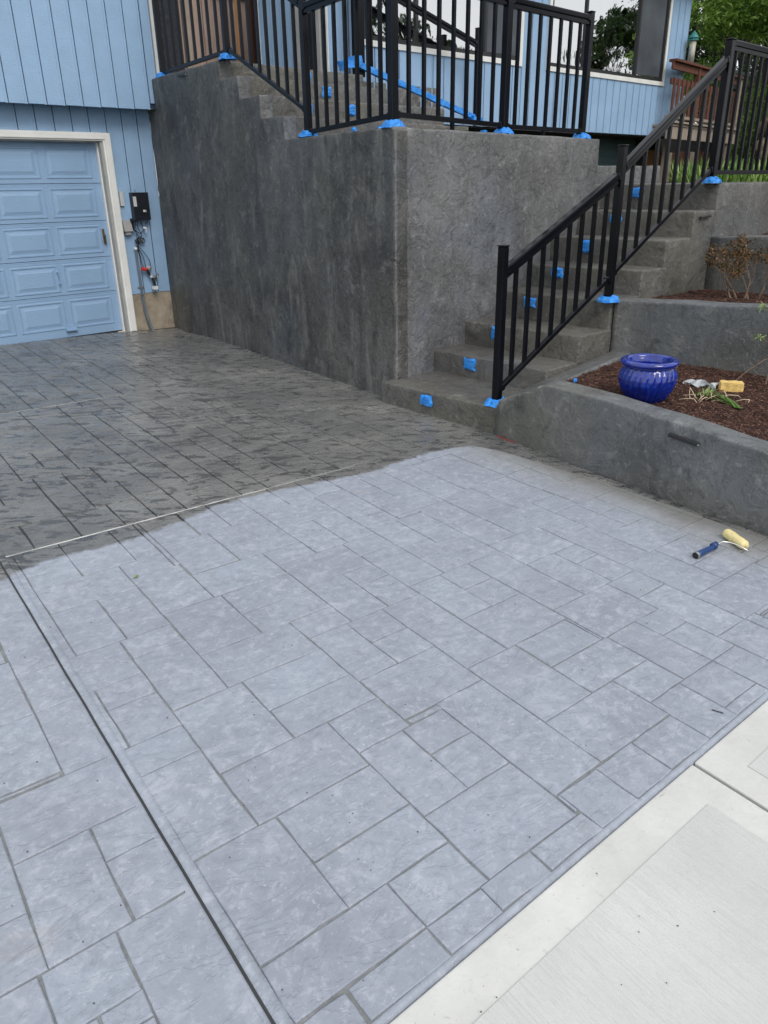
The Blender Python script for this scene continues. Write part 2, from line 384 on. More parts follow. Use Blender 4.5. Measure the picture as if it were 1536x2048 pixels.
# ------------------------------------------------------------------ mesh helpers
def tag(o, label=None, cat=None, group=None, kind=None):
    if label: o['label'] = label
    if cat: o['category'] = cat
    if group: o['group'] = group
    if kind: o['kind'] = kind
    return o
def empty(name, loc=(0, 0, 0), label=None, cat=None, group=None, kind=None):
    o = bpy.data.objects.new(name, None); o.empty_display_size = .1; o.location = loc; col.objects.link(o)
    return tag(o, label, cat, group, kind)
def link(name, me, parent=None, m=None):
    o = bpy.data.objects.new(name, me); col.objects.link(o)
    if m is not None and not me.materials:
        for q in (m if isinstance(m, (list, tuple)) else [m]): me.materials.append(q)
    if parent is not None:
        o.parent = parent
        if parent.type == 'EMPTY' or parent.location.length > 0:
            # geometry is written in world space: undo the parents' offsets
            p = parent; off = Vector((0, 0, 0))
            while p is not None: off += p.location; p = p.parent
            o.location = -off
    return o
def obj(name, bm, m, parent=None, smooth=False):
    me = bpy.data.meshes.new(name); bm.normal_update(); bm.to_mesh(me); bm.free()
    if smooth: me.polygons.foreach_set('use_smooth', [True]*len(me.polygons))
    return link(name, me, parent, m)
def box(bm, x0, x1, y0, y1, z0, z1, mi=0):
    vs = [bm.verts.new(p) for p in ((x0, y0, z0), (x1, y0, z0), (x1, y1, z0), (x0, y1, z0), (x0, y0, z1), (x1, y0, z1), (x1, y1, z1), (x0, y1, z1))]
    fs = [(0, 3, 2, 1), (4, 5, 6, 7), (0, 1, 5, 4), (1, 2, 6, 5), (2, 3, 7, 6), (3, 0, 4, 7)]
    for f in fs: bm.faces.new([vs[i] for i in f]).material_index = mi
    return vs
def beam(bm, p, q, w, h, roll=0.):
    p = Vector(p); q = Vector(q); d = (q - p).normalized()
    s = d.cross(Vector((0, 0, 1)))
    if s.length < 1e-3: s = Vector((1, 0, 0))
    s.normalize(); up = s.cross(d)
    if roll: s, up = s*math.cos(roll) + up*math.sin(roll), up*math.cos(roll) - s*math.sin(roll)
    vs = []
    for e in (p, q):
        for a, b_ in ((-1, -1), (1, -1), (1, 1), (-1, 1)): vs.append(bm.verts.new(e + s*a*w/2 + up*b_*h/2))
    for f in ((0, 3, 2, 1), (4, 5, 6, 7), (0, 1, 5, 4), (1, 2, 6, 5), (2, 3, 7, 6), (3, 0, 4, 7)): bm.faces.new([vs[i] for i in f])
    bmesh.ops.recalc_face_normals(bm, faces=bm.faces)
def upright(bm, x, y, z0, z1, w, d, ang):
    c, s = math.cos(ang), math.sin(ang); vs = []
    for z in (z0, z1):
        for a, b_ in ((-1, -1), (1, -1), (1, 1), (-1, 1)):
            vs.append(bm.verts.new((x + (a*w*c - b_*d*s)/2, y + (a*w*s + b_*d*c)/2, z)))
    for f in ((0, 3, 2, 1), (4, 5, 6, 7), (0, 1, 5, 4), (1, 2, 6, 5), (2, 3, 7, 6), (3, 0, 4, 7)): bm.faces.new([vs[i] for i in f])
def prism(bm, pts, z0, z1):
    """pts: footprint; z0, z1 numbers or lists"""
    n = len(pts)
    a = [bm.verts.new((p[0], p[1], z0 if not isinstance(z0, (list, tuple)) else z0[i])) for i, p in enumerate(pts)]
    b_ = [bm.verts.new((p[0], p[1], z1 if not isinstance(z1, (list, tuple)) else z1[i])) for i, p in enumerate(pts)]
    bm.faces.new(a[::-1]); bm.faces.new(b_)
    for i in range(n): bm.faces.new((a[i], a[(i+1) % n], b_[(i+1) % n], b_[i]))
    bmesh.ops.recalc_face_normals(bm, faces=bm.faces)
def tube(bm, pts, r, n=8, cap=True):
    pts = [Vector(p) for p in pts]; rings = []
    for i, p in enumerate(pts):
        d = (pts[min(i+1, len(pts)-1)] - pts[max(i-1, 0)]).normalized()
        s = d.cross(Vector((0, 0, 1)))
        if s.length < .05: s = d.cross(Vector((0, 1, 0)))
        s.normalize(); t = s.cross(d)
        rr = r[i] if isinstance(r, (list, tuple)) else r
        rings.append([bm.verts.new(p + (s*math.cos(2*math.pi*k/n) + t*math.sin(2*math.pi*k/n))*rr) for k in range(n)])
    for a, b_ in zip(rings, rings[1:]):
        for k in range(n): bm.faces.new((a[k], a[(k+1) % n], b_[(k+1) % n], b_[k]))
    if cap: bm.faces.new(rings[0][::-1]); bm.faces.new(rings[-1])
    bmesh.ops.recalc_face_normals(bm, faces=bm.faces)
def bevel(bm, w, seg=2, ang=40):
    es = [e for e in bm.edges if len(e.link_faces) == 2 and e.calc_face_angle(0) > R(ang)]
    bmesh.ops.bevel(bm, geom=es, offset=w, segments=seg, affect='EDGES', profile=.6)
def slicebm(bm, step, axes='xyz'):
    vs = [v.co for v in bm.verts]
    for ax, ch in enumerate('xyz'):
        if ch not in axes: continue
        lo = min(v[ax] for v in vs); hi = max(v[ax] for v in vs); k = math.floor(lo/step)+1
        while k*step < hi - 1e-4:
            no = [0, 0, 0]; no[ax] = 1; c = [0, 0, 0]; c[ax] = k*step + .0007
            bmesh.ops.bisect_plane(bm, geom=bm.verts[:]+bm.edges[:]+bm.faces[:], plane_co=c, plane_no=no); k += 1
def conc(name, bm, m, parent=None, bev=.014, step=.12, amp=.007):
    """hand-troweled concrete: rounded arrises, wavering edges"""
    bevel(bm, bev, 2); slicebm(bm, step)
    for v in bm.verts:
        p = v.co
        v.co = p + Vector((noise.noise(p*3.1 + Vector((9, 0, 0))), noise.noise(p*3.1 + Vector((0, 7, 0))), noise.noise(p*3.1)))*amp + Vector((noise.noise(p*11), noise.noise(p*11+Vector((3, 3, 3))), noise.noise(p*11-Vector((5, 1, 1)))))*amp*.35
    bmesh.ops.triangulate(bm, faces=[f for f in bm.faces if len(f.verts) > 4])
    return obj(name, bm, m, parent, smooth=True)

# ================================================================== GROUND
bm = bmesh.new()
g = 200
vs = [bm.verts.new(p) for p in ((-g, -g, -1.95), (g, -g, -1.95), (g, g, -1.95), (-g, g, -1.95))]; bm.faces.new(vs)
tag(obj('ground', bm, MT['grass_far']), kind='structure')
# street beyond the sidewalk, kerb
def quad_uv(bm, u0, u1, v0, v1, dz, mi=0):
    q = []
    for u, v in ((u0, v0), (u1, v0), (u1, v1), (u0, v1)):
        x, y = uvp(u, v); q.append(bm.verts.new((x, y, gz(x, y) + dz)))
    bm.faces.new(q)
def slab_uv(bm, u0, u1, v0, v1, dz, th, skew=None):
    q = []
    for u, v in ((u0, v0), (u1, v0), (u1, v1), (u0, v1)):
        vv = v + (skew(u) if skew else 0); x, y = uvp(u, vv); q.append((x, y))
    z = [-1.64266 - .014*x + .006*y + dz for x, y in q]
    prism(bm, q, [k - th for k in z], z)
bm = bmesh.new(); slab_uv(bm, -14, 14, -12, -2.02, -.14, .1)
tag(obj('street', bm, MT['asphalt']), kind='structure')
bm = bmesh.new(); slab_uv(bm, -14, 14, -2.0, -1.86, -.005, .2); bevel(bm, .02)
tag(obj('kerb', bm, MT['band']), kind='structure')

# ---- driveway: dark recessed bed, stamped stones on it
drive = empty('driveway', (0, 0, 0), kind='structure')
bm = bmesh.new()
NU, NV = 60, 100
SK = lambda u: (.045*(u/1.95))                     # the street edge is not quite square to the pattern
grid = {}
def wallu(v):
    pts = [(-.3, 3.30), (.55, 3.29), (1.65, 3.32), (2.65, 3.37), (4.11, 3.42), (8.7, 3.44)]
    for (a, b_), (c_, d_) in zip(pts, pts[1:]):
        if v <= c_: return b_ + (d_-b_)*(v-a)/(c_-a)
    return 3.44
U_L = -1.8
for j in range(NV+1):
    v = -.1445 + (8.62+.1445)*j/NV
    for i in range(NU+1):
        u = U_L + (wallu(v) - U_L)*i/NU
        x, y = uvp(u, v + (SK(u) if j == 0 else (SK(u)*.5 if j == 1 else 0)))
        if j == NV: y = 9.43
        grid[i, j] = bm.verts.new((x, y, gz(x, y) - .0052 + .0012*noise.noise(Vector((x*9, y*9, 0)))))
for j in range(NV):
    for i in range(NU): bm.faces.new((grid[i, j], grid[i+1, j], grid[i+1, j+1], grid[i, j+1]))
obj('bed', bm, MT['joint'], drive, smooth=True)
